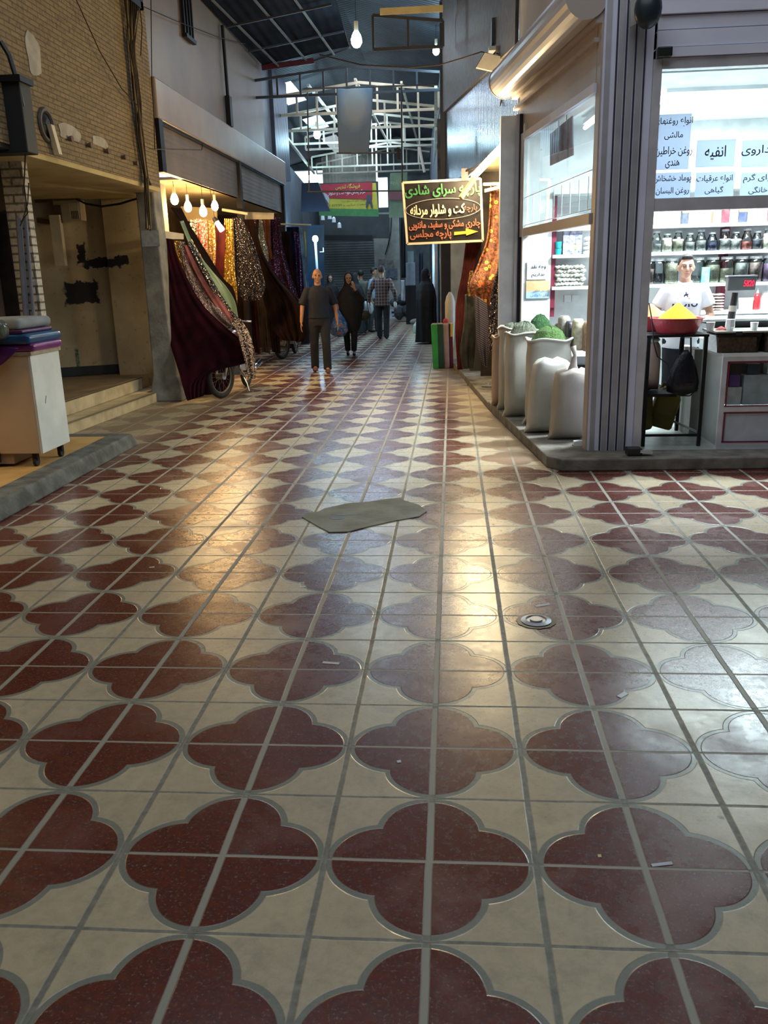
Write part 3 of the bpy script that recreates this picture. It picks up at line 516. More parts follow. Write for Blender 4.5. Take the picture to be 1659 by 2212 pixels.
mBulb=emit('warm_bulb',(1,.74,.38),40); mBulbC=emit('cool_bulb',(.55,.85,1),60)
def bulb(px,py,Y,label,cool=False,ztop=2.96,r=.056,power=45,group='warm bulbs in the left fabric shop'):
    c=at(px,py,Y); g=empty('hanging_bulb',c,label,'bulb',group)
    MB().lathe(c,[(.0,-1.25*r),(.6*r,-1.05*r),(r,-.4*r),(r,.3*r),(.75*r,1.0*r),(.4*r,1.6*r)],16).build('glass',mBulbC if cool else mBulb,g,smooth=True)
    MB().cyl(c+Vector((0,0,1.6*r)),c+Vector((0,0,3.2*r)),.4*r).build('socket',mCream,g)
    if not ztop: ztop=zr(c.x)-.02
    MB().cyl(c+Vector((0,0,3.2*r)),(c.x,c.y,ztop),.004,n=6).build('cord',mCable,g)
    point('bulb_light',c+Vector((0,0,-2.2*r)),power,(.45,.8,1) if cool else (1,.62,.26),.04)
for i,(x,y,Y) in enumerate(((377,432,10.7),(406,448,11.1),(439,458,11.0),(464,446,12.2))):
    bulb(x,y,Y,('first','second','third','fourth')[i]+' glaring warm bulb from the left under the cream shop ceiling',power=42)
c=at(473,487,11.6); g=empty('spot_lamp',c,'tilted glaring spot lamp hanging in front of the dark red fabric','lamp'); d=Vector((.5,-.1,-.75)).normalized()
MB().cyl(c-d*.06,c+d*.09,.035,.045,14).build('lamp_glass',mBulb,g); MB().cyl(c-d*.14,c-d*.06,.03,.05,12).build('lamp_shade',mBlackM,g); MB().cyl(c-d*.12,(c.x-.1,c.y,2.96),.005,n=6).build('cord',mCable,g); point('spot_glow',c+d*.18,30,(1,.7,.38),.04)
# --- hanging fabrics ---
VM=lambda n,c,**k: M(n,c,.8,c2=tuple(q*.35 for q in c),ns=4,sheen=.6,bump=.15,bs=90,spec=.12,**k)
mMar=VM('maroon_velvet',(.036,.003,.009)); mGold=sequin('gold_sequin',(.75,.47,.09),(.25,.14,.02),55); mGoldL=sequin('gold_lace',(.36,.23,.09),(.22,.12,.04),70,metal=.5)
mBrownG=sequin('brown_glitter',(.32,.24,.22),(.08,.045,.05),160,rough=.35,metal=.7); mPink=VM('pink_lace',(.40,.13,.125)); mPinkL=sequin('pink_sequin_lace',(.28,.10,.085),(.13,.035,.03),60,metal=.4)
mChain=sequin('black_gold_chain',(.55,.42,.25),(.012,.01,.012),75,frac=.72); mGreen=M('green_satin',(.27,.36,.20),.35,c2=(.16,.25,.12),ns=3,sheen=.4); mDkBr=VM('dark_brown_crepe',(.018,.007,.005))
mRed=VM('dark_red_satin',(.06,.006,.006)); mBlackS=sequin('black_sequin',(.34,.29,.29),(.008,.006,.008),110,rough=.15,frac=.85); mSil=sequin('silver_sequin',(.55,.55,.46),(.30,.30,.25),70); mRust=VM('rust_satin',(.28,.09,.035))
mNavy=VM('navy_crepe',(.012,.016,.04)); mPlum=sequin('plum_sequin',(.25,.06,.16),(.025,.008,.03),90,frac=.7); mSky=VM('sky_blue_satin',(.25,.42,.6)); mSnow=VM('white_muslin',(.6,.56,.48))
GL='fabrics hung and draped at the left shop'
drape('draped_fabric',mMar,[((345,513,9.62),(374,517,9.7)),((348,560,9.6),(388,565,9.62)),((350,640,9.5),(432,650,9.5)),((356,700,9.4),(485,705,9.3)),((372,755,9.3),(537,748,9.2)),((381,785,9.2),(541,775,9.2)),((389,812,9.15),(528,786,9.2)),((398,846,9.1),(455,800,9.2)),((405,866,9.05),(440,855,9.1))],'huge dark maroon velvet cloth sweeping from the rail down over the near motorcycle',GL,nf=5,amp=.018,nu=70,nv=50)
drape('draped_fabric',mMar,[((376,745,9.85),(505,750,10.0)),((394,805,9.85),(505,800,10.0)),((408,864,9.75),(482,858,9.95))],'dark maroon velvet hanging to the floor behind the near front wheel',GL,nf=4,amp=.02,nu=40,nv=20)
drape('draped_fabric',mGold,[((376,520,9.72),(390,520,9.85)),((383,575,9.75),(396,577,9.85)),((400,627,9.9),(414,626,10.0)),((424,666,10.0),(436,664,10.1)),((448,690,10.1),(454,686,10.2))],'narrow gold striped cloth beside the maroon velvet at the near rail',GL,nf=2,amp=.012,nu=16)
drape('draped_fabric',mBrownG,[((388,521,9.75),(399,522,9.85)),((399,585,9.8),(418,588,9.9)),((416,640,9.9),(452,635,10.05)),((445,686,10.0),(488,683,10.2)),((482,710,10.3),(509,703,10.4))],'brown glittering cloth sweeping between the gold and the pink strips',GL,nf=3,amp=.015)
drape('draped_fabric',mPink,[((398,530,9.78),(410,528,9.88)),((413,572,9.85),(429,568,9.95)),((440,622,9.95),(458,617,10.05)),((466,662,10.1),(484,657,10.2)),((492,700,10.3),(511,697,10.4))],'rose pink strip of cloth sweeping down beside the black chain one',GL,nf=2,amp=.012,nu=16)
drape('draped_fabric',mChain,[((404,524,9.8),(411,520,9.9)),((425,566,9.9),(436,561,10.0)),((452,617,10.0),(463,610,10.1)),((480,662,10.2),(491,655,10.3)),((505,698,10.35),(518,691,10.45))],'black cloth strip with gold chain pattern between pink and green',GL,nf=2,amp=.012,nu=16)
drape('draped_fabric',mGreen,[((388,478,9.9),(396,476,10.0)),((416,545,10.0),(425,540,10.1)),((446,592,10.1),(460,586,10.2)),((470,628,10.2),(488,618,10.3)),((488,660,10.3),(507,650,10.4)),((500,692,10.4),(514,685,10.5))],'pale green satin strip sweeping down beside the dark brown cloth',GL,nf=1,amp=.015,nu=16)
drape('draped_fabric',mDkBr,[((368,448,10.0),(392,450,10.15)),((398,490,10.1),(413,490,10.2)),((430,545,10.2),(446,543,10.3)),((462,600,10.3),(480,598,10.4)),((486,628,10.4),(503,622,10.5)),((503,665,10.5),(513,660,10.6))],'nearly black cloth band running diagonally down behind the green satin',GL,nf=1,amp=.01,nu=16)
drape('draped_fabric',sequin('patterned_brown',(.42,.30,.22),(.05,.022,.02),85,metal=.3,rough=.5,frac=.5),[((496,695,9.2),(518,688,9.25)),((510,715,9.14),(536,714,9.2)),((522,755,9.12),(549,752,9.18)),((532,795,9.12),(552,790,9.18)),((538,820,9.1),(552,818,9.15))],'brown and cream patterned cloth falling to the floor behind the near motorcycle',GL,nf=2,amp=.02,nu=20)
H=lambda mt,rows,lab,**k: drape('hanging_fabric',mt,rows,lab,GL,**k)
H(mPinkL,[((422,472,11.4),(446,474,11.4)),((424,530,11.4),(447,530,11.4)),((436,562,11.4),(446,566,11.4)),((443,580,11.4),(446,580,11.4))],'dusty pink lace cloth hanging leftmost under the cream board',nf=3,amp=.015,nu=24)
H(mChain,[((410,474,11.3),(424,474,11.3)),((412,510,11.3),(426,520,11.3)),((424,545,11.3),(432,555,11.3))],'black cloth with pale beads hanging left of the pink lace',nf=2,amp=.012,nu=14)
H(mGoldL,[((446,475,11.6),(463,476,11.6)),((446,530,11.6),(466,533,11.6)),((452,568,11.6),(465,568,11.6)),((458,590,11.6),(463,590,11.6))],'soft gold lace cloth hanging right of the pink lace',nf=3,amp=.015,nu=24)
H(mRed,[((463,486,11.9),(488,486,11.9)),((462,540,11.9),(485,540,11.9)),((459,600,11.9),(483,602,11.9)),((470,650,11.9),(486,650,11.9))],'dark red satin cloth hanging under the spot lamp',nf=2,amp=.02,nu=20)
H(mGold,[((485,472,12.3),(503,473,12.3)),((484,525,12.3),(505,525,12.3)),((479,585,12.3),(507,583,12.3)),((487,625,12.3),(512,622,12.3)),((502,658,12.3),(513,655,12.3))],'bright gold sequin cloth hanging left of the black sequin one',nf=4,amp=.025,nu=34)
H(mBlackS,[((502,470,12.6),(521,470,12.6)),((504,520,12.6),(546,520,12.6)),((505,580,12.6),(564,580,12.6)),((512,622,12.6),(573,620,12.6)),((528,652,12.6),(562,648,12.6))],'wide black sequin cloth sparkling in the middle of the shop front',nf=4,amp=.03,nu=40)
H(mDkBr,[((521,476,13.4),(548,474,13.4)),((540,540,13.4),(568,545,13.4)),((556,590,13.4),(600,600,13.4)),((570,650,13.3),(648,655,13.3)),((590,712,13.2),(664,722,13.2)),((610,735,13.2),(655,738,13.2))],'broad dark brown cloth sweeping right to cover the far motorcycle',nf=5,amp=.05,nu=50)
H(sequin('red_black_sequin',(.5,.08,.07),(.05,.01,.012),60,frac=.7),[((531,474,14.0),(553,474,14.0)),((540,520,14.0),(556,520,14.0)),((548,545,14.0),(556,545,14.0))],'dark red sequin cloth hanging left of the silver one',nf=2,amp=.02,nu=20)
H(mSil,[((560,474,14.0),(566,474,14.0)),((557,520,14.0),(573,520,14.0)),((554,542,14.0),(579,541,14.0)),((566,566,14.0),(579,570,14.0)),((576,585,14.0),(578,585,14.0))],'silver sequin cloth hanging as a narrow diamond',nf=2,amp=.02,nu=20)
H(mRust,[((568,474,14.3),(584,474,14.3)),((573,520,14.3),(584,520,14.3)),((580,560,14.3),(590,560,14.3))],'rust brown satin hanging right of the silver cloth',nf=2,amp=.015,nu=14)
H(mPlum,[((583,470,14.8),(605,470,14.8)),((584,540,14.8),(612,540,14.8)),((580,620,14.6),(640,630,14.6)),((600,680,14.5),(660,700,14.5))],'dark plum cloth hanging at the far end of the fabric shop',nf=4,amp=.04,nu=34)
H(mDkBr,[((602,500,16.8),(625,500,16.8)),((604,570,16.8),(634,570,16.8)),((612,640,16.8),(648,640,16.8))],'black brown cloth hanging beyond the plum one',nf=3,amp=.04,nu=24)
H(mNavy,[((618,490,18.6),(648,490,18.6)),((620,560,18.6),(652,560,18.6)),((622,655,18.6),(660,655,18.6))],'navy cloth hanging at the blue lit shop',nf=4,amp=.05,nu=24)
H(mPlum,[((634,500,18.3),(648,505,18.3)),((640,570,18.3),(652,570,18.3)),((642,640,18.3),(658,640,18.3))],'purple glittering cloth hanging beside the sky blue strip',nf=2,amp=.04,nu=20)
H(mSky,[((645,490,18.2),(652,488,18.2)),((652,560,18.2),(659,560,18.2)),((661,626,18.2),(668,626,18.2))],'long sky blue satin strip hanging beside the lamp pole',nf=1,amp=.02,nu=10)
H(M('yellow_strip',(.4,.38,.12),.6),[((656,500,18.6),(660,500,18.6)),((658,530,18.6),(662,530,18.6)),((660,555,18.6),(662,555,18.6))],'thin yellow green strip right of the sky blue one',nf=1,amp=.01,nu=8)
H(mSnow,[((630,652,16.0),(655,642,16.0)),((634,660,16.0),(652,660,16.0)),((640,672,16.0),(650,672,16.0))],'white muslin cloth bunched beyond the far motorcycle',nf=2,amp=.04,nu=20)
for i,(a,b,mt) in enumerate(((505,532,mDkBr),(530,556,VM('wine_crepe',(.05,.012,.012))),(554,578,VM('grey_brown_crepe',(.06,.045,.035))),(575,600,mDkBr))):
    H(mt,[((a,640,13.9),(b,640,13.9)),((a+6,700,13.9),(b+3,700,13.9)),((a+13,760,13.9),(b+6,764,13.9))],'pleated '+('black brown','wine','grey brown','black')[i]+' cloth hanging low behind the black sequin cloth, '+('leftmost','second','third','rightmost')[i]+' of four',nf=4,amp=.03,nu=30)
tag(MB().slab([at(540,715,14.2),at(549,715,14.2),at(549,750,14.2),at(542,750,14.2)],.03).build('folded_cloth',M('turquoise_cloth',(.08,.30,.36),.7)),'small turquoise folded cloth standing low at the back of the left shop','fabric')
# --- motorcycles ---
mRim=M('dull_steel_rim',(.16,.15,.13),.4,m=.7)
def motorcycle(loc,rz,label,ch=True):
    g=empty('motorcycle',loc,label,'motorcycle',rz=rz); R=Matrix.Rotation(rz,3,'Z'); L=Vector(loc)
    class T(MB):
        def build(s,name,mat,parent=None,smooth=False,bevel=0,**k):
            if STR[0]: s.v=[Matrix.Rotation(-.34,3,'Z')@(v-Vector((0,.1,0)))+Vector((0,.1,0)) for v in s.v]
            s.v=[L+R@v for v in s.v]; return MB.build(s,name,mat,parent,smooth,bevel)
    def wheel(y,nm):
        n0=len(COL.objects)
        w=T().torus((0,y,.3),(1,0,0),.265,.036,44,12,.9).build(nm,mRubber,g,smooth=True)
        T().torus((0,y,.3),(1,0,0),.228,.016,44,8).build('rim',mRim,w,smooth=True); T().cyl((-.06,y,.3),(.06,y,.3),.045,n=18).build('hub',mSteel,w)
        m=T()
        for k in range(18):
            t=2*PI*k/18; m.cyl(((-1)**k*.045,y,.3),(0,y+.222*math.cos(t),.3+.222*math.sin(t)),.0025,n=4)
        m.build('spokes',mRim,w)
        return w
    STR=[0]
    def front(f):
        R0=R.copy(); Rz=Matrix.Rotation(-.34,3,'Z'); STR[0]=1; f(); STR[0]=0
    front(lambda:wheel(0,'front_wheel')); wheel(1.25,'rear_wheel'); STR[0]=1
    for s in (-1,1): T().cyl((s*.075,0,.3),(s*.075,.2,.86),.018,.02).build('fork_leg',mChrome,g,smooth=True)
    STR[0]=0
    for s in (-1,1): T().cyl((s*.12,1.25,.3),(s*.12,1.15,.68),.022).build('shock_absorber',mChrome,g)
    STR[0]=1
    m=T(); 
    for k in range(10):
        a=math.radians(35+k*12); b=math.radians(35+(k+1)*12); m.slab([(-.055,-math.cos(a)*.32,.3+math.sin(a)*.32),(.055,-math.cos(a)*.32,.3+math.sin(a)*.32),(.055,-math.cos(b)*.32,.3+math.sin(b)*.32),(-.055,-math.cos(b)*.32,.3+math.sin(b)*.32)],.006)
    m.build('front_fender',mChrome,g); STR[0]=0
    T().ell((0,.55,.78),(.13,.27,.12),18,10).build('fuel_tank',M('tank_paint',(.12,.01,.015),.2,coat=.6),g,smooth=True); m=T(); m.ell((0,1.02,.78),(.13,.34,.06),18,8); m.build('seat',mBlack,g,smooth=True)
    m=T(); m.beam((0,.2,.8),(0,1.0,.68),.05,.06); m.beam((0,.25,.75),(0,.5,.3),.05,.05); m.beam((0,.5,.3),(0,.95,.34),.05,.05); m.beam((0,.95,.34),(0,1.0,.7),.05,.05); m.beam((0,.95,.34),(0,1.25,.3),.14,.03); m.build('frame',mBlackM,g)
    m=T(); m.box((-.12,.48,.26),(.12,.8,.46)); [m.box((-.09,.47,.46+.03*k),(.09,.66,.475+.03*k)) for k in range(6)]; m.build('engine',mSteel,g,bevel=.01)
    m=T(); m.tube([(.1,.5,.5),(.14,.38,.38),(.15,.55,.25),(.15,.9,.25)],.02,8); m.cyl((.16,.85,.26),(.18,1.4,.36),.04,.048,14); m.build('exhaust',mChrome,g,smooth=True)
    STR[0]=1; m=T(); m.tube([(-.36,.3,1.02),(-.2,.22,1.04),(-.06,.2,.92),(.06,.2,.92),(.2,.22,1.04),(.36,.3,1.02)],.013,8); m.build('handlebar',mChrome,g,smooth=True); T().ell((0,.08,.88),(.085,.07,.085)).build('headlight',mChrome,g,smooth=True)
    STR[0]=0; m=T(); m.tube([(.1,.62,.26),(.17,.6,.12),(.2,.58,.012)],.012,6); m.tube([(.2,.58,.01),(.26,.57,.01)],.012,6); m.build('kickstand',mSteel,g); m=T(); m.box((-.09,1.35,.5),(.09,1.38,.62)); m.build('number_plate',mPaper,g)
    m=T(); m.cyl((-.28,.6,.3),(.28,.6,.3),.012); m.build('footrest',mBlackM,g); return g
b1=motorcycle((-3.08,9.5,0),-.02,'near motorcycle, its spoked front wheel poking out under the maroon velvet')
b2=motorcycle((-3.30,15.0,0),.0,'farther motorcycle half covered by dark brown cloth at the left shops')
# --- lamp on pole, far left ---
a=at(681,516,19.2); g=empty('lamp_pole',(a.x,19.2,0),'glaring bluish bulb on a white pole behind the walking man','lamp')
MB().cyl((a.x+.05,19.2,.0),(a.x,19.2,a.z-.06),.03,.03,10).build('pole',mWhite,g); MB().ell(a,(.07,.07,.08)).build('bulb',mBulbC,g,smooth=True); point('bulb_light',a+Vector((.0,-.2,0)),70,(.4,.72,1),.06)
b=at(695,543,19.6); m=MB(); m.box((b.x-.05,19.6,b.z-.02),(b.x+.05,19.65,b.z+.0)); m.box((b.x+.03,19.6,b.z),(b.x+.05,19.65,b.z+.09)); tag(m.build('wall_hook',mWhite),'small white angle bracket right of the lamp pole','bracket')
c=at(672,455,19.5); m=MB(); m.hexa([(c.x-.25,19.5,3.1),(c.x+.45,19.5,3.1),(c.x+.45,19.7,3.1),(c.x-.25,19.7,3.1),(c.x-.2,19.5,3.75),(c.x+.2,19.5,3.75),(c.x+.2,19.7,3.75),(c.x-.2,19.7,3.75)]); tag(m.build('shop_signboard',M('dark_navy_board',(.012,.02,.04),.5)),'dark navy signboard above the lamp pole','sign')
m=MB(); m.box((-3.70,18.8,0),(-3.40,19.15,1.1)); m.box((-3.72,18.75,1.1),(-3.36,19.16,1.14)); tag(m.build('market_stall_table',M('navy_stall',(.01,.02,.05),.6)),'dark stall table under the navy cloths','table')
g=empty('wall_board',(-4,20,1),'dark blue panel wall of the lamp lit shop','panel'); MB().slab([at(664,486,20.3),at(700,486,20.3),at(700,655,20.3),at(664,655,20.3)],.05).build('panel',M('deep_blue_panel',(.008,.04,.09),.45),g)
# --- bulbs in roof ---
for i,(x,y,Y,pw) in enumerate(((685,290,21.0,60),(770,88,13.6,22),(668,385,27,30),(942,110,15.0,30))):
    bulb(x,y,Y,('bulb hanging from the roof left of the faded banner','glaring bulb high beside the dark canopy','small bulb above the red banner','small bulb at the top of the right wall')[i],True,None,.09 if i<2 else .06,pw,'cool bulbs under the alley roof')
# --- faded portrait banner and its frame ---
def faded():
    mt,nt,p=newmat('faded_banner_print'); v,X,Y,Z=coords(nt); c0=at(766,235,14); n=noise(nt,v,4,4); e=(((X-c0.x)/.22)*((X-c0.x)/.22)+((Z-c0.z-.05)/.33)*((Z-c0.z-.05)/.33)).sqrt()+ (n-.5)*.5
    c=mix(nt,e.lt(1,.3),(.08,.12,.19),(.17,.19,.22)); nt.links.new(c.so,p.inputs['Base Color']); p.inputs['Roughness'].default_value=.7; return mt
o=drape('hanging_banner',faded(),[((727,190,14),(806,187,14)),((728,240,14),(804,238,14)),((730,290,14),(800,290,14)),((732,331,14),(796,331,14))],None,None,nf=2,amp=.012,nu=24,nv=20); tag(o,'faded blue grey banner hanging from the roof beam over the alley','banner')
g=empty('banner_frame',at(766,415,14),'thin dark wire frame hanging around the faded banner','frame')
for n_,p0,p1 in (('upright',(664,200),(668,412)),('upright',(867,185),(869,412)),('crossbar',(664,414),(870,412)),('crossbar',(727,331),(867,330)),('crossbar',(655,192),(945,183))):
    MB().cyl(at(*p0,14),at(*p1,14),.014,n=6).build(n_,mTrussD,g)
MB().slab([at(857,318,13.9),at(863,318,13.9),at(865,345,13.9),at(859,345,13.9)],.05).build('hanging_plate',mBlackM,g)
# --- red and yellow shop banner, far ---
Yb=24.0; g=empty('shop_banner',at(745,455,Yb),'red and yellow shop banner with a man in a suit hung across the far alley','banner'); ux=(at(805,393,Yb)-at(683,400,Yb)).normalized(); uz=Vector((0,0,1))
q=[at(682,400,Yb),at(805,393,Yb),at(816,462,Yb),at(686,455,Yb)]
def quad(c,t=.012): return MB().slab(c,t)
mR=M('banner_red',(.42,.02,.04),.6); mY=M('banner_yellow',(.55,.47,.05),.6); mG=M('banner_green',(.06,.22,.07),.6)
quad([at(686,455,Yb),at(818,465,Yb),at(812,395,Yb+.0),at(682,400,Yb)]).build('yellow_field',mY,g)
quad([at(700,428,Yb-.02),at(804,431,Yb-.02),at(804,393,Yb-.02),at(683,399,Yb-.02)]).build('red_field',mR,g)
quad([at(690,466,Yb-.02),at(818,468,Yb-.02),at(818,452,Yb-.02),at(688,450,Yb-.02)]).build('green_field',mG,g)
S=1/ (F/(Yb+2.05)); tY=M('yellow_print',(.75,.65,.08),.6); tW=M('white_print',(.75,.75,.75),.6)
text('فروشگاه تندیس',tY,at(751,403,Yb-.05),ux,uz,50*S,11*S,g,bold=.01); text('مرکز پخش انواع کت و شلوار',tW,at(749,417,Yb-.05),ux,uz,76*S,11*S,g,bold=.01); text('شومیز ، مانتو ، کت شلوار مردانه',mInk,at(763,434,Yb-.05),ux,uz,50*S,5*S,g); text('قیمت مناسب ۹۲۳۲۴۰۲۰۲',mInk,at(748,443,Yb-.05),ux,uz,84*S,6*S,g)
c=at(697,432,Yb-.05); MB().cyl(c,c+Vector((0,-.012,0)),14*S,n=28).build('round_picture',M('grey_picture',(.45,.47,.5),.6),g); m=MB(); m.prism([c+Vector((a*S,-.016,b*S)) for a,b in ((-12,-8),(-8,0),(-3,3),(3,3),(8,0),(12,-8),(6,-13),(-6,-13))],(0,-.006,0)); m.build('suit_picture',M('suit_print',(.03,.04,.06),.6),g); m=MB(); m.ell(c+Vector((0,-.014,7*S)),(4.5*S,.01,5.5*S)); m.build('face_picture',M('face_print',(.4,.28,.22),.6),g)
c=at(797,432,Yb-.05); m=MB(); m.prism([c+Vector((a*S,-.01,b*S)) for a,b in ((-4,10),(4,10),(5,0),(8,-14),(5,-16),(0,-3),(-4,-15),(-7,-15),(-5,0))],(0,-.008,0)); m.build('figure_picture',M('figure_print',(.05,.06,.09),.6),g)
# far dark signboards over the roller door
Yc=29.2; g=empty('shop_signboard',at(755,490,Yc),'dark brown signboard with faded red writing above the far roller door','sign'); Sc=(Yc+2.05)/F
quad([at(693,515,Yc),at(842,515,Yc),at(842,463,Yc),at(690,463,Yc)],.08).build('board',M('dark_board',(.05,.055,.06),.6,c2=(.03,.035,.035),ns=3),g)
text('پوشاک مجلس امین',M('faded_red_print',(.20,.04,.05),.7),at(765,482,Yc-.02),(1,0,0),uz,110*Sc,20*Sc,g,bold=.02); text('مانتو کت و شلوار مجلسی',M('faded_grey_print',(.16,.2,.2),.7),at(770,501,Yc-.02),(1,0,0),uz,100*Sc,7*Sc,g)
g=empty('phone_sign',at(750,514,Yc-.3),'black strip with a white phone number hung over the far roller door','sign'); quad([at(700,520,Yc-.3),at(805,520,Yc-.3),at(805,508,Yc-.3),at(700,508,Yc-.3)],.05).build('board',mBlack,g); text('۰۹۱۲۱۲۲۰۵۴۹',mPaper,at(770,513,Yc-.33),(1,0,0),uz,36*Sc,6*Sc,g,raw=True); text('پوشاک',M('dim_print',(.2,.24,.24),.7),at(728,515,Yc-.33),(1,0,0),uz,26*Sc,5*Sc,g)
for i,(x,y) in enumerate(((697,470),(712,468),(721,475),(733,487))):
    c=at(x,y,27.5); tag(MB().lathe(c,[(.01,-.09),(.07,-.08),(.06,.05),(.02,.1)],8).build('hanging_tag',mWhite),'small white lantern tag, '+('first','second','third','lowest')[i]+' of those hung before the dark signboard','tag','white tags before the dark signboard')
c=[at(840,470,22.0),at(880,470,22.0),at(880,372,22.0),at(843,374,22.0)]; g=empty('green_banner',at(858,420,22),'dull green banner with red band beside the black arrow sign','banner'); quad(c,.02).build('cloth',M('olive_green_banner',(.14,.19,.11),.7,c2=(.1,.13,.08),ns=5),g); quad([at(839,432,21.95),at(880,432,21.95),at(880,415,21.95),at(840,415,21.95)],.02).build('red_band',M('dull_red_band',(.16,.05,.06),.7),g); text('انواع پارچه',M('pale_green_print',(.28,.33,.2),.7),at(861,395,21.93),(1,0,0),uz,.42,.16,g)
# posters and cables on the far stone pier
for i,(x0,y0,x1,y1,cc) in enumerate(((817,560,832,577,(.35,.36,.33)),(835,562,850,580,(.42,.42,.38)),(833,580,858,602,(.25,.3,.36)),(822,600,848,612,(.3,.33,.35)))):
    tag(quad([at(x0,y1,30.8),at(x1,y1,30.8),at(x1,y0,30.8),at(x0,y0,30.8)],.015).build('poster',M('pier_poster',cc,.8,c2=tuple(q*.5 for q in cc),ns=9)),('small grey poster at the left of the far stone pier','pale poster at the right of the far stone pier','bluish poster low on the far stone pier','lowest torn poster on the far stone pier')[i],'poster','posters on the far stone pier')
m=MB(); m.tube([at(x,y,30.75) for x,y in ((845,465),(844,500),(838,530),(832,550))],.02,5); tag(m.build('loose_cable',mBlack),'black cable running down the far stone pier','cable')
# ================= right side: spice shop =================
# floor slab and kerb
kb=[(.86,5.02),(.97,4.86),(6.5,5.0),(6.5,8.2),(.74,8.2),(.50,8.2)]
m=MB(); m.prism([(x,y,0) for x,y in kb],(0,0,.10)); struct(m.build('trim_7',mKerbR,bevel=.01))
m=MB(); m.prism([(1.66,5.2,.1005),(6.5,5.2,.1005),(6.5,8.0,.1005),(.95,8.0,.1005),(1.28,5.5,.1005)],(0,0,.004)); m.box((2.02,5.2,.1045),(2.05,5.9,.106)); struct(m.build('floor_spice_shop',mShopFloor))
m=MB(); m.prism([(.5,8.2,0),(.12,12.6,0),(-.02,13.7,0),(.9,13.7,0),(2.2,13.7,0),(2.2,8.2,0)],(0,0,.08)); struct(m.build('trim_8',mKerbR,bevel=.008))
# corner column with grooves
zc0,zc1=.1,5.2
g=empty('wall_corner_column',(1.4,5.3,.1)); struct(g)
MB().box((1.225,5.22,zc0),(1.60,5.5,zc1)).build('shaft',mAlu,g)
for x in (1.325,1.395,1.465,1.535): MB().box((x-.006,5.212,zc0),(x+.006,5.222,zc1)).build('groove',mGroove,g)
for x in (1.26,1.36,1.43,1.5): MB().box((x-.02,5.214,zc0),(x+.02,5.2195,zc1)).build('rib',M('grey_rib',(.46,.46,.50),.5,m=.3),g)
MB().box((1.602,5.195,zc0),(1.665,5.30,3.12)).build('jamb',mAluL,g)
MB().obox(Vector((1.215,5.30,2.65)),SN*.01,SD*.05,(0,0,2.55)).build('side_trim',mBeigeMetal,g)
# far post of the side
g=struct(empty('trim_9',sp(2.85,.1))); 
for o_,w_,mt in ((0,.06,mAlu),(-.02,.025,mAluL)):
    c=sp(2.74-.10*(w_<.05),1.65,o_*1); MB().obox(c,SN*.05,SD*w_,(0,0,1.55)).build('post',mt,g)
c=sp(2.605,1.65,-.01); MB().obox(c,SN*.03,SD*.015,(0,0,1.55)).build('post',mGroove,g)
# transom frames and glass, side
def spb(s0,s1,z0,z1,o0,o1): return MB().hexa([sp(s0,z0,o0),sp(s1,z0,o0),sp(s1,z0,o1),sp(s0,z0,o1),sp(s0,z1,o0),sp(s1,z1,o0),sp(s1,z1,o1),sp(s0,z1,o1)])
wn=struct(empty('window_3',sp(1.3,2))); m=spb(.08,2.6,1.955,2.04,-.03,.03); m.build('window_frame',mBeigeMetal,wn); spb(.08,2.6,2.93,3.0,-.03,.03).build('window_frame',mAlu,wn); spb(2.5,2.6,2.04,2.93,-.03,.03).build('window_frame',mAluL,wn)
spb(.08,2.5,2.04,2.93,-.004,.004).build('pane',mGlass,wn)
# stickers on side glass: white grid lines
m=MB()
for k in range(9): a=sp(2.35-k*.27,0,-.009); m.beam(Vector((a.x,a.y,2.07)),Vector((a.x,a.y,2.36-.004*k)),.004,.006)
m.beam(sp(2.4,2.35,-.009),sp(.1,2.37,-.009),.004,.006); m.beam(sp(2.4,2.07,-.009),sp(.1,2.07,-.009),.004,.006); m.build('white_film_lines',M('white_film',(.85,.88,.88),.6),wn)
wn=struct(empty('window_4',(3,5.25,2))); m=MB(); m.box((1.668,5.2,2.03),(6.4,5.28,2.125)); m.build('window_frame',mAluL,wn); MB().box((1.668,5.2,3.05),(6.4,5.28,3.125)).build('window_frame',mAluL,wn); MB().box((1.665,5.236,2.125),(6.4,5.244,3.05)).build('pane',mGlass,wn); MB().box((4.3,5.2,.1),(4.36,5.28,3.1)).build('window_frame',mAluL,wn)
# front shutter housing
m=MB(); 
for k,(z0,z1,y) in enumerate(((3.13,3.20,5.17),(3.20,3.32,5.19),(3.32,3.42,5.20),(3.42,3.56,5.17),(3.56,3.70,5.15),(3.70,5.2,5.2))): m.box((1.62,y,z0),(6.5,5.5,z1-.008))
m.box((1.62,5.23,3.13),(6.5,5.5,5.2)); struct(m.build('wall_front_fascia',M('grey_slat_fascia',(.78,.80,.94),.4,m=0,c2=(.70,.72,.86),ns=2)))
# side shutter fascia and rolled awning
spb(.1,2.75,3.0,3.45,-.01,.25).build('wall_side_fascia',mBeigeMetal); o=COL.objects['wall_side_fascia']; struct(o)
m=spb(.1,2.85,3.45,5.2,.0,.3); struct(m.build('wall_side_upper',M('beige_wall',(.55,.50,.46),.6,c2=(.47,.43,.4),ns=2)))
g=empty('rolled_awning',sp(1.5,3.55,-.15),'beige rolled metal awning housing projecting above the side window of the spice shop','awning')
A0=sp(-.02,3.58,-.14); A1=sp(2.95,3.58,-.14); MB().cyl(A0,A1,.165,n=28).build('roll',mBeigeMetal,g,smooth=False)
for p in g.children: pass
MB().cyl(A1,A1+SD*.015,.172,n=28).build('end_cap',M('awning_cap',(.45,.40,.36),.5),g); spb(.0,2.95,3.40,3.47,-.06,.0).build('lower_lip',mBeigeMetal,g); spb(.05,2.9,3.28,3.31,-.05,.0).build('lower_lip',M('pinkish_lip',(.5,.42,.38),.4),g)
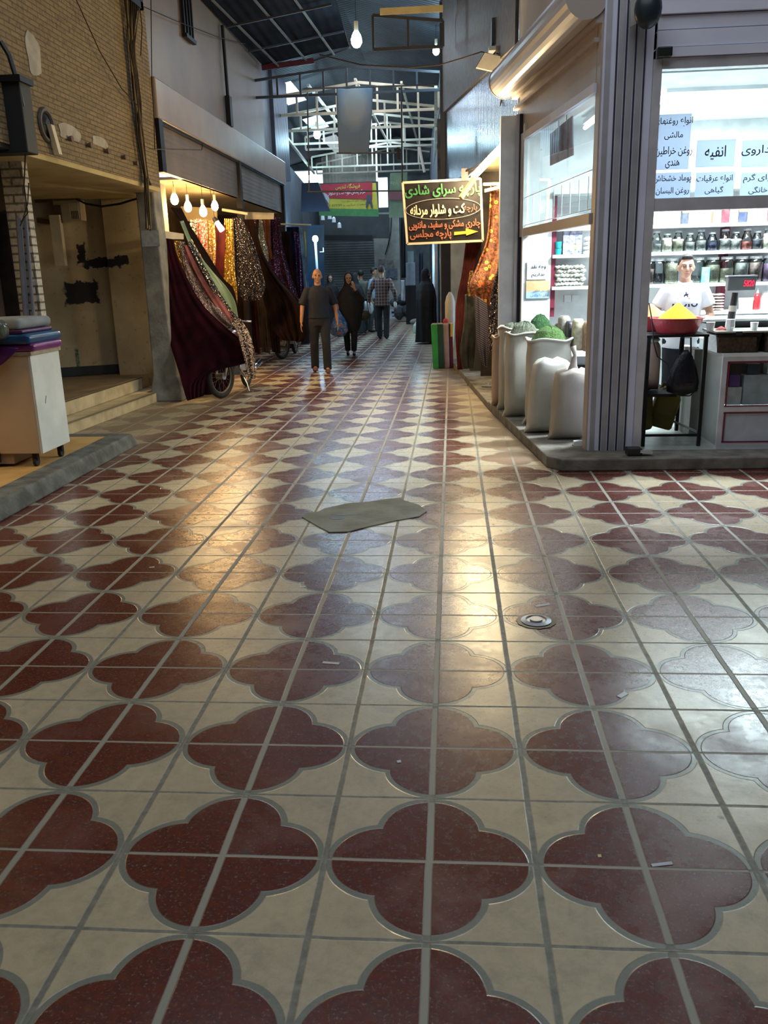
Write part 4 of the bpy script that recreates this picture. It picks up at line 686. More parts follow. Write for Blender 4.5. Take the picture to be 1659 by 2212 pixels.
o=spb(-.1,.55,3.83,4.1,-.25,.0); tag(o.build('grey_duct_box',M('blue_grey_box',(.5,.52,.66),.5)),'blue grey box on top of the rolled awning beside the corner column','box')
o=spb(.1,.7,4.15,4.6,-.03,.0); tag(o.build('dark_vent_panel',mBlackM),'dark louvred panel above the grey box near the corner column','panel')
# security lamp at the top of the column
g=empty('flood_lamp',(1.62,5.05,3.62),'dark round lamp on a beige bracket at the top of the corner column','lamp')
a=at(1400,20,5.0); MB().ell(a,(.10,.09,.13),18,10).build('housing',M('dark_teal_plastic',(.02,.035,.05),.35),g,smooth=True); m=MB(); m.slab([at(1362,0,5.12),at(1395,-10,5.12),at(1392,40,5.12),at(1362,58,5.12)],.03); m.build('bracket',M('bracket_beige',(.45,.45,.42),.6),g)
a=at(1436,112,5.14); m=MB(); m.box((a.x-.055,5.12,a.z-.035),(a.x+.055,5.18,a.z+.035)); tag(m.build('camera_module',mBlack,bevel=.01),'small black sensor box on the slatted fascia right of the column','sensor')
# interior shell
struct(MB().prism([(1.27,5.5,3.08),(6.5,5.5,3.08),(6.5,8.1,3.08),(.88,8.1,3.08)],(0,0,.06)).build('ceiling_spice_shop',mWallShop)); struct(MB().box((.6,7.9,0),(6.5,8.1,3.2)).build('wall_spice_back',mWallShop)); struct(MB().box((6.4,5.2,0),(6.5,8.1,3.2)).build('wall_spice_right',mWallShop))
struct(MB().box((.83,7.62,.1),(1.14,7.9,3.08)).build('wall_spice_pilaster',mWallShop))
g=empty('ceiling_light_panel',(2.7,6.4,3.05),'glaring white ceiling light panel inside the spice shop','lamp'); MB().box((1.95,6.15,3.045),(3.6,6.65,3.075)).build('diffuser',emit('cool_panel',(.85,.95,1),14),g); m=MB(); m.box((1.92,6.12,3.05),(3.63,6.15,3.08)); m.box((1.92,6.65,3.05),(3.63,6.68,3.08)); m.build('trim_strip',mWhite,g)
g=empty('tube_light',(1.5,7.0,2.95),'white tube light over the side window inside the spice shop','lamp'); MB().cyl((1.5,6.0,2.98),(1.42,7.4,2.98),.02).build('tube',emit('cool_tube',(.85,.97,1),16),g); MB().beam((1.5,6.0,3.03),(1.42,7.4,3.03),.05,.04).build('batten',mWhite,g)
# paper notices on the pane
def notice(x0,y0,x1,y1,lines,label,Y=5.225,mt=mPaper,ink=mInk,grp='paper notices on the front pane'):
    a=at(x0,y1,Y); b=at(x1,y0,Y); g=empty('paper_notice',((a.x+b.x)/2,Y,(a.z+b.z)/2),label,'notice',grp); MB().box((a.x,Y,a.z),(b.x,Y+.003,b.z)).build('sheet',mt,g)
    for t,cx,cy,w,h in lines:
        c=at(cx,cy,Y); px=(c-CAM).length/F; text(t,ink,(c.x,Y-.0015,c.z),(1,0,0),(0,0,1),w*px,h*px,g,bold=.02)
notice(1413,245,1495,368,[('انواع روغنهای',1455,264,70,17),('مالشی',1455,293,34,14),('روغن خراطین',1455,327,68,18),('هندی',1452,355,26,14)],'tall notice on the front pane beside the column, four lines of writing')
notice(1411,371,1494,432,[('پوماد خشخاش',1452,387,70,16),('روغن البسان',1452,413,62,14)],'notice on the front pane directly below the four line one')
notice(1502,300,1590,362,[('انفیه',1545,330,38,24)],'notice on the front pane with one large word')
notice(1500,370,1588,430,[('انواع عرقیات',1543,388,66,16),('گیاهی',1542,411,34,14)],'notice on the front pane directly below the one word sheet')
notice(1600,300,1700,362,[('داروی',1632,325,50,18)],'notice at the upper right of the front pane cut by the edge of the view')
notice(1597,370,1700,432,[('دوای گرم',1640,385,58,16),('خانگی',1637,411,34,14)],'notice at the lower right of the front pane')
# notices inside on the pilaster
notice(1138,562,1185,604,[('وجه نقد',1163,577,30,9),('نداریم',1162,594,26,9)],'white notice on the white pilaster behind the herb sacks',7.6,mWhite,mInk,'notices on the white pilaster')
a=at(1136,645,7.6); b=at(1187,606,7.6); g=empty('poster',((a.x+b.x)/2,7.6,a.z),'orange yellow and blue poster below the white notice on the pilaster','poster')
MB().box((a.x,7.6,a.z+(b.z-a.z)*.4),(b.x,7.61,b.z)).build('orange_part',M('orange_print',(.75,.45,.22),.7,c2=(.75,.62,.3),ns=8),g); MB().box((a.x,7.6,a.z),(b.x,7.61,a.z+(b.z-a.z)*.4)).build('blue_part',M('blue_print',(.25,.45,.65),.7,c2=(.5,.65,.75),ns=10),g)
px=9.7/F; c=at(1168,628,7.59); text('شرجان قطعی',M('blue_ink',(.02,.05,.25),.7),(c.x,7.595,c.z),(1,0,0),(0,0,1),32*px,6*px,g); c=at(1165,638,7.59); text('خان را وکس',M('blue_ink2',(.02,.05,.25),.7),(c.x,7.595,c.z),(1,0,0),(0,0,1),36*px,6*px,g)
# hanging picture behind the side glass
def picmat():
    mt,nt,p=newmat('reddish_photo_print'); v,X,Y,Z=coords(nt); n=noise(nt,v,9,5); nt.links.new(mix(nt,n.gt(.5,.12),(.30,.22,.22),(.20,.04,.05)).so,p.inputs['Base Color']); return mt
g=empty('hanging_picture',ap(1215,300,.12),'reddish cardboard picture hanging behind the side window of the spice shop','picture'); q=[ap(1190,358,.1),ap(1240,335,.1),ap(1238,250,.1),ap(1190,290,.1)]
MB().slab(q,.01).build('card',picmat(),g); 
for x,y0,y1 in ((1207,262,280),(1224,248,264)): MB().cyl(ap(x,y0-25,.1),ap(x,y1,.1),.004).build('strap',mGroove,g)
# shelf unit
SU=empty('wall_shelves',(2.5,7.7,.1),'white wall shelving with a maroon strip running across the back of the spice shop','shelf')
for z in (1.425,1.755,2.03,2.4): MB().box((1.15,7.55,z-.035),(6.3,7.9,z)).build('shelf',mShelf,SU,bevel=.003)
MB().box((2.35,7.52,1.10),(6.3,7.9,1.135)).build('shelf',mShelf,SU); MB().box((2.35,7.52,.85),(6.3,7.9,.88)).build('shelf',mShelf,SU)
for i in range(6): x=2.62+i*.46; MB().box((x,7.53,.88),(x+.03,7.9,1.10)).build('divider',mShelf,SU)
for x in (1.15,2.98,4.4): MB().box((x,7.72,1.1),(x+.05,7.9,2.4)).build('upright',mMaroonPaint if x<3 else mShelf,SU)
MB().box((1.14,7.62,1.2),(1.19,7.9,2.05)).build('side_panel',mMaroonPaint,SU)
# jars
CONT=[M('content_'+n,c,.9,c2=tuple(q*.6 for q in c),ns=40,bump=.6,bs=90) for n,c in (('grey',(.42,.43,.40)),('cream',(.75,.71,.58)),('olive',(.46,.45,.32)),('dark',(.09,.1,.12)),('red',(.6,.2,.16)),('brown',(.38,.28,.24)),('navy',(.06,.07,.14)),('straw',(.66,.63,.46)),('violet',(.26,.17,.28)))]
cn_=['grey','cream','olive','dark','red','brown','navy','straw','violet']; OR=['first','second','third','fourth','fifth','sixth','seventh','eighth','ninth','tenth','eleventh','twelfth','thirteenth','fourteenth']
mLid=M('white_lid',(.8,.84,.86),.4); mLidG=M('grey_lid',(.45,.48,.5),.4)
def jar(x,z,h,r,neck,ci,fill,label,grp,lid=mLid,y=7.66):
    g=empty('storage_jar',(x,y,z),label,'jar',grp)
    if neck: prof=[(r*.9,.002),(r,.015),(r,h*.45),(r*.82,h*.62),(r*.55,h*.80),(r*.55,h*.9)]
    else: prof=[(r*.92,.002),(r,.02),(r,h*.78),(r*.8,h*.88),(r*.72,h*.92)]
    MB().lathe((x,y,z),prof,18).build('glass',mJar,g,smooth=True)
    top=h*fill; pr=[(a*.93,b) for a,b in prof if b<top]; pr.append((pr[-1][0],top)); pr[0]=(pr[0][0],.004); MB().lathe((x,y,z),pr,16).build('contents',CONT[ci],g,smooth=True)
    rr=r*(.62 if neck else .8); MB().cyl((x,y,z+h*.9),(x,y,z+h),rr,n=18).build('lid',lid,g); return g
xs=[(1398,7,.9),(1417,0,.4),(1440,1,.75),(1464,2,.6),(1489,0,.5),(1513,0,.5),(1537,6,.45),(1565,0,.55),(1588,0,.6),(1612,4,.4),(1634,3,.55),(1657,1,.75),(1681,5,.6)]
for i,(px,ci,fl_) in enumerate(xs):
    x=at(px,530,7.66).x; jar(x,1.755,.215 if i%2 else .19,.062,True,ci,fl_,f'{cn_[ci]} filled bottle necked jar, {OR[i]} from the column on the middle shelf','bottle necked jars on the middle shelf',mLidG)
xs=[(1400,5,.6),(1421,3,.42),(1449,7,.8),(1506,0,.3),(1538,2,.7),(1568,7,.55),(1600,0,.75),(1630,5,.75),(1660,8,.7),(1690,3,.5)]
for i,(px,ci,fl_) in enumerate(xs):
    x=at(px,590,7.66).x; jar(x,1.425,.265,.077,False,ci,fl_,f'{cn_[ci]} filled wide jar with white lid, {OR[i]} from the column on the lowest jar shelf','wide jars on the lowest jar shelf')
a=at(1524,585,7.58); tag(MB().box((a.x-.04,7.56,1.426),(a.x+.04,7.60,1.59)).build('snack_packet',M('green_packet',(.25,.6,.2),.4,c2=(.1,.5,.7),ns=14)),'green and blue packet leaning before the wide jars','packet')
# top shelf: small jars and boxes
for i,(px,w,h,c,k) in enumerate(((1405,.07,.135,(.45,.33,.12),'j'),(1424,.07,.135,(.5,.38,.2),'j'),(1445,.07,.13,(.6,.55,.3),'j'),(1463,.055,.12,(.35,.36,.38),'j'),(1478,.06,.14,(.03,.05,.12),'b'),(1494,.08,.15,(.85,.85,.85),'b'),(1511,.09,.17,(.85,.80,.8),'b'),(1528,.06,.12,(.55,.45,.3),'b'),(1545,.06,.12,(.6,.4,.2),'b'),(1567,.05,.15,(.5,.03,.05),'b'),(1583,.09,.14,(.6,.55,.35),'b'),(1602,.08,.13,(.03,.05,.12),'b'),(1622,.08,.15,(.85,.85,.85),'b'),(1645,.08,.16,(.6,.65,.5),'b'),(1668,.08,.16,(.5,.2,.2),'b'))):
    x=at(px,470,7.62).x; z=2.03; col=M('pack_print',c,.5,c2=tuple(q*.75+.05 for q in c),ns=20)
    nm={(.45,.33,.12):'amber',(.5,.38,.2):'honey coloured',(.6,.55,.3):'pale yellow',(.35,.36,.38):'grey'}.get(c)
    if k=='j':
        g=empty('small_jar',(x,7.62,z),f'{nm} small jar, {OR[i]} from the column on the top shelf','jar','small jars and boxes on the top shelf'); MB().lathe((x,7.62,z),[(w/2*.9,.002),(w/2,.01),(w/2,h*.8),(w/2*.8,h*.85)],14).build('glass',col,g,smooth=True); MB().cyl((x,7.62,z+h*.85),(x,7.62,z+h),w/2*.9,n=14).build('lid',mLidG,g)
        MB().cyl((x,7.62,z+h*.2),(x,7.62,z+h*.6),w/2*1.02,n=14).build('paper_label',M('jar_label',(.7,.72,.6),.6,c2=(.35,.4,.15),ns=30),g)
    else:
        g=empty('carton',(x,7.62,z),f'{("navy","white","pinkish white","tan","orange brown","red","straw coloured","dark blue","plain white","pale green","dull red")[i-4]} carton on the top shelf, {OR[i-4] if i<14 else "last"} after the small jars' if i<15 else '','carton','small jars and boxes on the top shelf')
        MB().box((x-w/2,7.58,z+.001),(x+w/2,7.66,z+h)).build('box_body',col,g,bevel=.003)
        if c[2]<.15 and c[0]<.1: MB().box((x-w/2,7.577,z+h*.8),(x+w/2,7.58,z+h)).build('yellow_band',M('yellow_band',(.7,.6,.1),.5),g)
# left bay: cups, blue packets, white bags
for i in range(3):
    x=at(1202+i*0,540,7.62).x; z=1.756+.07*i
    if i<2: tag(MB().lathe((x+.02,7.62,z),[(.028,0),(.035,.065)],14).build('turquoise_tub',M('turquoise_plastic',(.03,.5,.55),.4),None),('lower','upper')[i]+' turquoise tub stacked at the left end of the shelf','tub','turquoise tubs stacked on the shelf')
k=0
for r_ in range(5):
    for c_ in range(3):
        x=at(1222+c_*13.5,530,7.64).x; z=1.757+.052*r_; cc=[(.05,.07,.25),(.5,.4,.1),(.15,.18,.4),(.12,.15,.35),(.1,.12,.3)][r_]; k+=1
        m=MB(); m.box((x-.032,7.6,z),(x+.032,7.68,z+.05)); tag(m.build('spice_packet',M('blue_packet_print',cc,.4,c2=(.6,.65,.75),ns=30)),f'blue printed packet, {("left","middle","right")[c_]} column, {("lowest","second","third","fourth","topmost")[r_]} in the stack on the left shelf','packet','blue packets stacked on the left shelf')
for i in range(4):
    x=at(1270,530,7.64).x; tag(MB().lathe((x,7.62,1.757+.045*i),[(.05,0),(.055,.02),(.03,.042)],14).build('white_tub',mWhite),'white lidded tub, '+('lowest','second','third','topmost')[i]+' in the stack beside the blue packets','tub','white tubs stacked on the left shelf')
rn=random.Random(5)
for i in range(30):
    r_,c_=divmod(i,6); x=at(1204+c_*10+(r_%2)*4,600,7.64).x; z=1.43+.043*r_; m=MB(); m.ell((x,7.64+rn.uniform(-.02,.02),z+.024),(.04,.06,.022),10,6)
    for j,v in enumerate(m.v): v.z+=.006*math.sin(v.x*140+i); 
    tag(m.build('plastic_pouch',M('pouch_plastic',(.75,.78,.72),.35,c2=(.5,.52,.45),ns=35,bump=.5,bs=70) if i==0 else bpy.data.materials['pouch_plastic'],smooth=True),f'white pouch in the heap on the left shelf, {("lowest","second","third","fourth","top")[r_]} layer, {OR[c_]} from the left','pouch','heap of white pouches on the left shelf')
a=at(1283,603,7.6); tag(MB().box((a.x-.03,7.58,1.43),(a.x+.05,7.7,1.58)).build('carton',mWhite,bevel=.004),'white carton with turquoise mark right of the white pouches','carton')
for x0 in (1226,1243): 
    a=at(x0,645,7.88); tag(MB().box((a.x-.04,7.87,a.z-.04),(a.x+.04,7.9,a.z+.04)).build('wall_socket',mWhite,bevel=.004),('left','right')[x0>1230]+' white wall socket below the heap of pouches','socket')
# lower shelf goods
for i in range(12):
    r_,c_=divmod(i,2); x=at(1538+c_*17,640,7.6).x; m=MB(); m.ell((x,7.62,1.15+.03*r_),(.055,.07,.015),12,6); tag(m.build('snack_packet',M('brown_packet',(.22,.12,.1),.35,c2=(.6,.55,.5),ns=18) if i==0 else bpy.data.materials['brown_packet'],smooth=True),f'brown packet, {("lowest","second","third","fourth","fifth","topmost")[r_]} in the {("left","right")[c_]} pile on the low shelf','packet','brown packets piled on the low shelf')
a=at(1614,640,7.6); tag(MB().lathe((a.x,7.62,1.136),[(.07,0),(.075,.09),(.078,.1),(.078,.125)],18).build('cream_tub',M('cream_plastic',(.75,.78,.65),.4),None,smooth=False),'cream lidded tub beside the red bottle on the low shelf','tub')
g=empty('red_bottle',(at(1636,640,7.6).x,7.6,1.136),'red squeeze bottle with white nozzle on the low shelf','bottle'); x=g.location.x; MB().lathe((x,7.6,1.136),[(.03,0),(.034,.01),(.034,.14),(.02,.17)],16).build('body',M('red_plastic',(.6,.03,.04),.3),g,smooth=True); MB().cyl((x,7.6,1.306),(x,7.6,1.36),.012,.005).build('nozzle',mWhite,g)
a=at(1650,640,7.62); tag(MB().lathe((a.x+.03,7.66,1.136),[(.05,0),(.05,.16),(.03,.19)],16).build('white_bottle',mWhite,None),'white bottle right of the red squeeze bottle','bottle')
# ---- black metal table with basins ----
T0=.1
tb=empty('metal_table',(1.95,5.6,.1),'black angle iron table carrying the red basins at the shop front','table')
xa,xb,ya,yb=1.72,2.19,5.36,6.1; zt_=1.035
for x,y in ((xa,ya),(xb,ya),(xa,yb),(xb,yb)): MB().box((x-.015,y-.015,.1),(x+.015,y+.015,zt_)).build('leg',mBlackM,tb)
MB().box((xa-.02,ya-.02,zt_),(xb+.02,yb+.02,zt_+.02)).build('top',mBlackM,tb)
for z in (.2,.55): 
    if z>.3: MB().box((xa,ya-.01,z-.015),(1.98,yb,z+.01)).build('shelf',mBlackM,tb)
    else: MB().box((xa,ya-.008,z-.01),(xb,ya+.008,z+.01)).build('rail',mBlackM,tb); MB().beam((1.95,5.9,.3),(xb,ya,.22),.015,.015).build('brace',mSteel,tb)
mBasin=M('red_plastic_basin',(.42,.045,.06),.35)
def basin(c,R,h,col,hh,name,label,spmat,rr=.9):
    g=empty('plastic_basin',c,label,'basin','red basins heaped with spice'); MB().lathe(c,[(R*.72,0),(R*.76,.01),(R*.97,h*.92),(R*1.05,h*.95),(R*1.05,h),(R*.95,h),(R*.72,.02),(R*.1,.015)],36).build('bowl',mBasin,g,smooth=False)
    s=MB(); prof=[(R*.85,h*.8),(R*.78,h*.88),(R*.55,h+hh*.28),(R*.28,h+hh*.68),(R*.05,h+hh*1.02),(0,h+hh*1.04)]; s.lathe(c,prof,36); o=s.build('spice_heap',spmat,g,smooth=True); return g
mTur=M('turmeric_powder',(.85,.48,.02),.95,c2=(.75,.38,.01),ns=14,bump=.3,bs=150)
basin(Vector((1.985,5.52,zt_+.021)),.215,.13,0,.12,'','red plastic basin heaped with a yellow turmeric cone at the front',mTur)
basin(Vector((1.85,5.93,zt_+.021)),.19,.13,0,.10,'','red basin behind with an orange brown spice cone',M('paprika_powder',(.62,.22,.07),.95,c2=(.5,.32,.14),ns=6,bump=.3,bs=150))
tag(MB().lathe((1.77,6.45,1.06),[(.14,0),(.12,.05),(.02,.14)],20).build('spice_heap',M('peach_powder',(.8,.5,.28),.95),None,smooth=True),'peach coloured spice heap on a tub at the left behind the basins','spice')
tag(MB().lathe((1.77,6.45,.101),[(.13,0),(.15,.96)],20).build('tall_tub',mWhite),'tall white tub under the peach coloured spice heap','tub')
# sack on the bench, jerry cans, black bag, cable
def sack(c,w,d,h,label,grp,mt,open_=False,herb=None,lean=(0,0),heap=.1,tie=False,rz=0,low=True):
    g=empty('woven_sack',c,label,'sack',grp); c=Vector(c); R=[]; n=36; Rm=Matrix.Rotation(rz,3,'Z')
    lv=[(0,1.04,.07),(.035,1.02,.30),(.08,1.0,.62),(.15,1.0,.88),(.3,.98,.98),(.55,1.0,1.0),(.8,.97,.97),(.93,.95,.93)]+([(1.0,1.04,1.03),(1.005,1.0,.99)] if open_ else [(.97,.8,.75),(1.0,.45,.4)])
    for k,(t,a,b) in enumerate(lv):
        ring=[]
        for j in range(n):
            q=2*PI*j/n; sg=lambda v,e:math.copysign(abs(v)**e,v); e=.55 if t<.9 else .8
            x=w/2*a*sg(math.cos(q),e); y=d/2*b*sg(math.sin(q),e)
            wr=.008*math.sin(5*q+k*1.9+c.x*30)+.005*math.sin(11*q+k); x*=1+wr*2; y*=1+wr*2
            if low and t<.04 and abs(math.cos(q))>.85: x*=1.10
            ring.append(c+Rm@Vector((x+lean[0]*t,y+lean[1]*t,h*t+(.012*math.sin(4*q+c.y*9) if t>.9 else 0))))
        R.append(ring)
    m=MB(); m.loft(R,caps=not open_); 
    if open_:
        m.add(R[0],[tuple(range(n))[::-1]]); inn=[[Vector(p)+(Vector((c.x+lean[0],c.y+lean[1],p.z))-p)*.1-Vector((0,0,.07)) for p in R[-1]]]; m.loft([R[-1],inn[0]],caps=False)
    m.build('bag',mt,g,smooth=True)
    if open_:
        tr=MB(); tr.tube([Vector(p)+Vector((0,0,.004)) for p in R[-2]]+[Vector(R[-2][0])],.013,6); tr.build('rolled_rim',mt,g,smooth=True)
    if herb: 
        hp=MB(); cc=c+Vector((lean[0],lean[1],h-.045)); prof=[(w*.41,0),(w*.40,.04),(w*.28,.05+heap*.6),(w*.12,.05+heap*.92),(0,.05+heap)]; hp.lathe(cc,prof,40,sq=d/w)
        rn=random.Random(int(c.x*100)); [setattr(v,'z',v.z+rn.uniform(-.008,.008)) for v in hp.v]; hp.build('dried_herb_heap',herb,g,smooth=False)
    if tie:
        t=MB(); tp=c+Vector((lean[0],lean[1],h)); t.tube([tp+Vector((0,0,-.05)),tp+Vector((0,0,.03)),tp+Vector((.01,-.01,.12)),tp+Vector((-.01,0,.2))],[.07,.035,.016,.03],10); t.build('twisted_neck',mt,g,smooth=True)
    return g
mSack=M('white_woven_plastic',(.50,.50,.45),.55,c2=(.42,.42,.37),ns=5,bump=.12,bs=200); mSackP=M('pinkish_woven_plastic',(.50,.38,.31),.6,c2=(.42,.32,.26),ns=5,bump=.12,bs=200); mSackB=M('beige_woven_plastic',(.60,.46,.36),.6,c2=(.5,.38,.3),ns=5,bump=.12,bs=200)
mHerbG=M('green_dried_herb',(.12,.22,.06),.95,c2=(.05,.11,.03),ns=60,bump=1,bs=90); mHerbY=M('grey_green_herb',(.22,.25,.17),.95,c2=(.1,.11,.08),ns=60,bump=1,bs=90); mHerbD=M('deep_green_herb',(.05,.14,.05),.95,c2=(.02,.07,.02),ns=60,bump=1,bs=90)
GS='white sacks standing along the kerb'
sack((1.13,5.78,.1),.33,.28,.64,'plump closed beige white sack with twisted neck, nearest the corner column',GS,mSackB if False else M('cream_woven_plastic',(.46,.42,.355),.55,c2=(.39,.355,.30),ns=5,bump=.12,bs=200),tie=True,lean=(.03,0),rz=.15)
sack((.96,6.12,.1),.36,.3,.70,'closed white sack with crumpled top leaning behind the twisted neck one',GS,mSack,rz=.15,lean=(.05,0))
sack((1.03,6.6,.1),.44,.34,.84,'open white sack heaped with bright green herb, widest of the front sacks',GS,mSack,True,mHerbG,rz=.1,heap=.13)
sack((.82,7.08,.1),.38,.32,.87,'open white sack heaped with grey green herb in the middle of the row',GS,mSack,True,mHerbY,rz=.12,heap=.12)
sack((1.02,7.42,.1),.34,.28,.88,'open white sack heaped with deep green herb beside the pilaster',GS,mSack,True,mHerbD,rz=.1,heap=.16)
sack((.74,7.55,.1),.30,.26,.9,'open white sack at the back of the row with a low dark heap',GS,mSack,True,mHerbY,rz=.1,heap=.05)
sack((.61,7.86,.1),.16,.24,.78,'narrow pinkish sack standing farthest along the kerb',GS,mSackP,True,None,rz=.12)
g=sack((1.78,5.62,.565),.20,.22,.42,'pale sack with pouches on top standing on the black table shelf','sacks on the table',mSackB,low=False)
for i,(x,y,z) in enumerate(((1.74,5.6,.99),)): 
    m=MB(); m.ell((1.78,5.6,1.0),(.09,.1,.03),16,8); tag(m.build('plastic_pouch',bpy.data.materials['pouch_plastic'],smooth=True),'clear pouch lying on the pale sack under the red basin','pouch')
mJC=M('yellow_jerry_can',(.17,.14,.012),.4,c2=(.11,.09,.01),ns=4)
def jerry(c,rz,tilt,label):
    g=empty('jerry_can',c,label,'jerry can','yellow jerry cans below the table'); Rm=Matrix.Rotation(rz,3,'Z')@Matrix.Rotation(tilt,3,'Y'); C_=Vector(c)
    def b(m): 
        m.v=[C_+Rm@v for v in m.v]; return m
    ring=lambda w,d,z:[(w/2*math.copysign(abs(math.cos(q))**.4,math.cos(q)),d/2*math.copysign(abs(math.sin(q))**.4,math.sin(q)),z) for q in [2*PI*i/28 for i in range(28)]]
    m=MB(); m.loft([ring(.2,.15,0),ring(.225,.17,.02),ring(.225,.17,.12),ring(.215,.165,.13),ring(.225,.17,.14),ring(.225,.17,.28),ring(.17,.14,.34),ring(.09,.09,.36)]); b(m).build('body',mJC,g,smooth=True)
    m=MB(); m.tube([(-.08,0,.32),(-.07,0,.38),(0,0,.40),(.05,0,.385),(.07,0,.33)],.016,8); b(m).build('handle',mJC,g,smooth=True); m=MB(); m.cyl((.075,0,.32),(.1,0,.39),.03,.03,14); b(m).build('screw_cap',M('dark_cap',(.08,.08,.02),.5),g)
jerry((1.93,5.72,.215),-.2,.25,'olive yellow jerry can tilted to the right under the table'); jerry((1.72,5.58,.215),.5,-.05,'yellow jerry can half hidden behind the door jamb')
m=MB(); R=[]; 
for t,w,z in ((0,.02,.93),(.1,.06,.88),(.25,.10,.78),(.5,.13,.66),(.75,.12,.58),(1,.03,.55)): R.append([(2.02+w*math.cos(q)*(1+.12*math.sin(5*q)),5.33+w*.5*math.sin(q),z+.0) for q in [2*PI*i/20 for i in range(20)]])
m.loft(R); g=m.build('carrier_bag',M('black_thin_plastic',(.008,.008,.015),.35,bump=.6,bs=30),None,smooth=True); tag(g,'black plastic carrier bag hanging from the table edge','bag'); m=MB(); m.tube([(1.97,5.33,.86),(1.98,5.34,1.03),(2.06,5.34,1.03),(2.07,5.33,.86)],.008,6); m.build('handle',bpy.data.materials['black_thin_plastic'],g)
m=MB(); m.tube([at(x,y,5.3) for x,y in ((1392,648),(1402,655),(1408,690),(1412,740),(1420,770),(1440,785),(1446,800),(1450,835),(1470,855),(1490,855),(1508,838))],.005,6); tag(m.build('power_cable',mBlack),'thin black cable looping from the jamb to the table leg','cable')
# ---- counter display ----
cx0,cx1,cy0,cy1=2.30,3.9,5.22,5.75; zc=.905
g=empty('display_counter',(2.9,5.4,.1),'white framed display counter with maroon beading and boxes behind its pane','counter')
MB().box((cx0,cy0,.1),(cx1,cy1,.13)).build('plinth',mAluL,g); MB().box((cx0,cy0,zc-.03),(cx1,cy1,zc)).build('top',mWhite,g)
for x in (cx0,3.05,3.86): MB().box((x,cy0,.13),(x+.04,cy0+.03,zc-.03)).build('frame_post',mAluL,g)
MB().box((cx0+.04,cy0+.001,.42),(cx1,cy0+.03,.46)).build('frame_rail',mAluL,g); MB().box((cx0+.04,cy0+.001,.131),(cx1,cy0+.03,.165)).build('frame_rail',mAluL,g); MB().box((cx0+.04,cy0+.001,.84),(cx1,cy0+.03,.874)).build('frame_rail',mAluL,g)
MB().box((cx0,cy0+.03,.13),(cx0+.02,cy1,zc-.03)).build('side_panel',M('grey_green_panel',(.36,.40,.36),.4),g); MB().box((cx0+.04,cy0+.012,.165),(cx1,cy0+.02,.42)).build('lower_panel',M('pale_blue_panel',(.55,.60,.70),.4),g)
for z in (.165,.41,.47,.83): m=MB(); m.box((cx0+.04,cy0-.003,z-.006),(cx1,cy0,z+.006)); m.build('maroon_bead',mMaroonPaint,g)
for z0,z1 in ((.165,.41),(.47,.83)): MB().box((cx0+.045,cy0-.003,z0),(cx0+.057,cy0,z1)).build('maroon_bead',mMaroonPaint,g)
MB().box((cx0+.05,cy0+.012,.47),(cx1,cy0+.016,.83)).build('glass_pane',mGlass,g); MB().box((cx0+.03,cy0+.2,.46),(cx1,cy0+.21,.84)).build('back_board',M('brown_back',(.28,.20,.16),.7),g)
for i,(x0,x1,z0,z1,c,lb) in enumerate(((2.37,2.49,.47,.62,(.75,.72,.78),'white and purple box low at the left behind the counter pane'),(2.38,2.47,.625,.72,(.16,.06,.30),'purple box resting on the white and purple box'),(2.50,2.85,.47,.72,(.62,.62,.72),'large pale printed box in the middle behind the counter pane'),(2.52,2.62,.73,.81,(.07,.08,.14),'navy box standing upper middle behind the counter pane'),(2.68,2.76,.725,.82,(.8,.8,.82),'small white card upright behind the counter pane'))):
    tag(MB().box((x0,cy0+.05,z0),(x1,cy0+.15,z1)).build('goods_box',M('goods_print',c,.5,c2=tuple(q*.7 for q in c),ns=12),None,bevel=.003),lb,'box','boxes behind the counter pane')
# side cabinet between table and counter
tag(MB().box((2.22,5.78,.1),(2.295,6.3,.89)).build('side_cabinet',M('grey_cabinet',(.24,.26,.23),.5,c2=(.2,.21,.19),ns=3),None,bevel=.005),'grey green cabinet side between the black table and the counter','cabinet')
# clear tubs on the counter
mClear=glassmat('clear_plastic',(.9,.9,.88),1.2,.1)
for i,(x0,x1,cc,nm) in enumerate(((2.23,2.60,(.42,.31,.27),'dark brown'),(2.62,3.0,(.62,.48,.36),'tan'))):
    g=empty('clear_tub',((x0+x1)/2,5.4,.905),f'clear lidded tub of {nm} goods on the counter','tub','clear tubs on the counter'); y0,y1=5.24,5.62; x0=max(x0,2.235)
    m=MB(); m.hexa([(x0+.02,y0+.01,.908),(x1-.02,y0+.01,.908),(x1-.02,y1,.908),(x0+.02,y1,.908),(x0,y0,1.07),(x1,y0,1.07),(x1,y1,1.07),(x0,y1,1.07)]); m.build('box',mClear,g); MB().box((x0+.03,y0+.02,.912),(x1-.03,y1-.02,1.03)).build('contents',M('tub_content',cc,.9,c2=tuple(q*.5 for q in cc),ns=35,bump=.6,bs=60),g); MB().box((x0-.01,y0-.01,1.07),(x1+.01,y1,1.085)).build('lid',M('tub_lid',(.6,.63,.55),.3),g,bevel=.003); MB().box(((x0+x1)/2-.03,y0-.016,1.05),((x0+x1)/2+.02,y0-.01,1.08)).build('clip',mGroove,g)
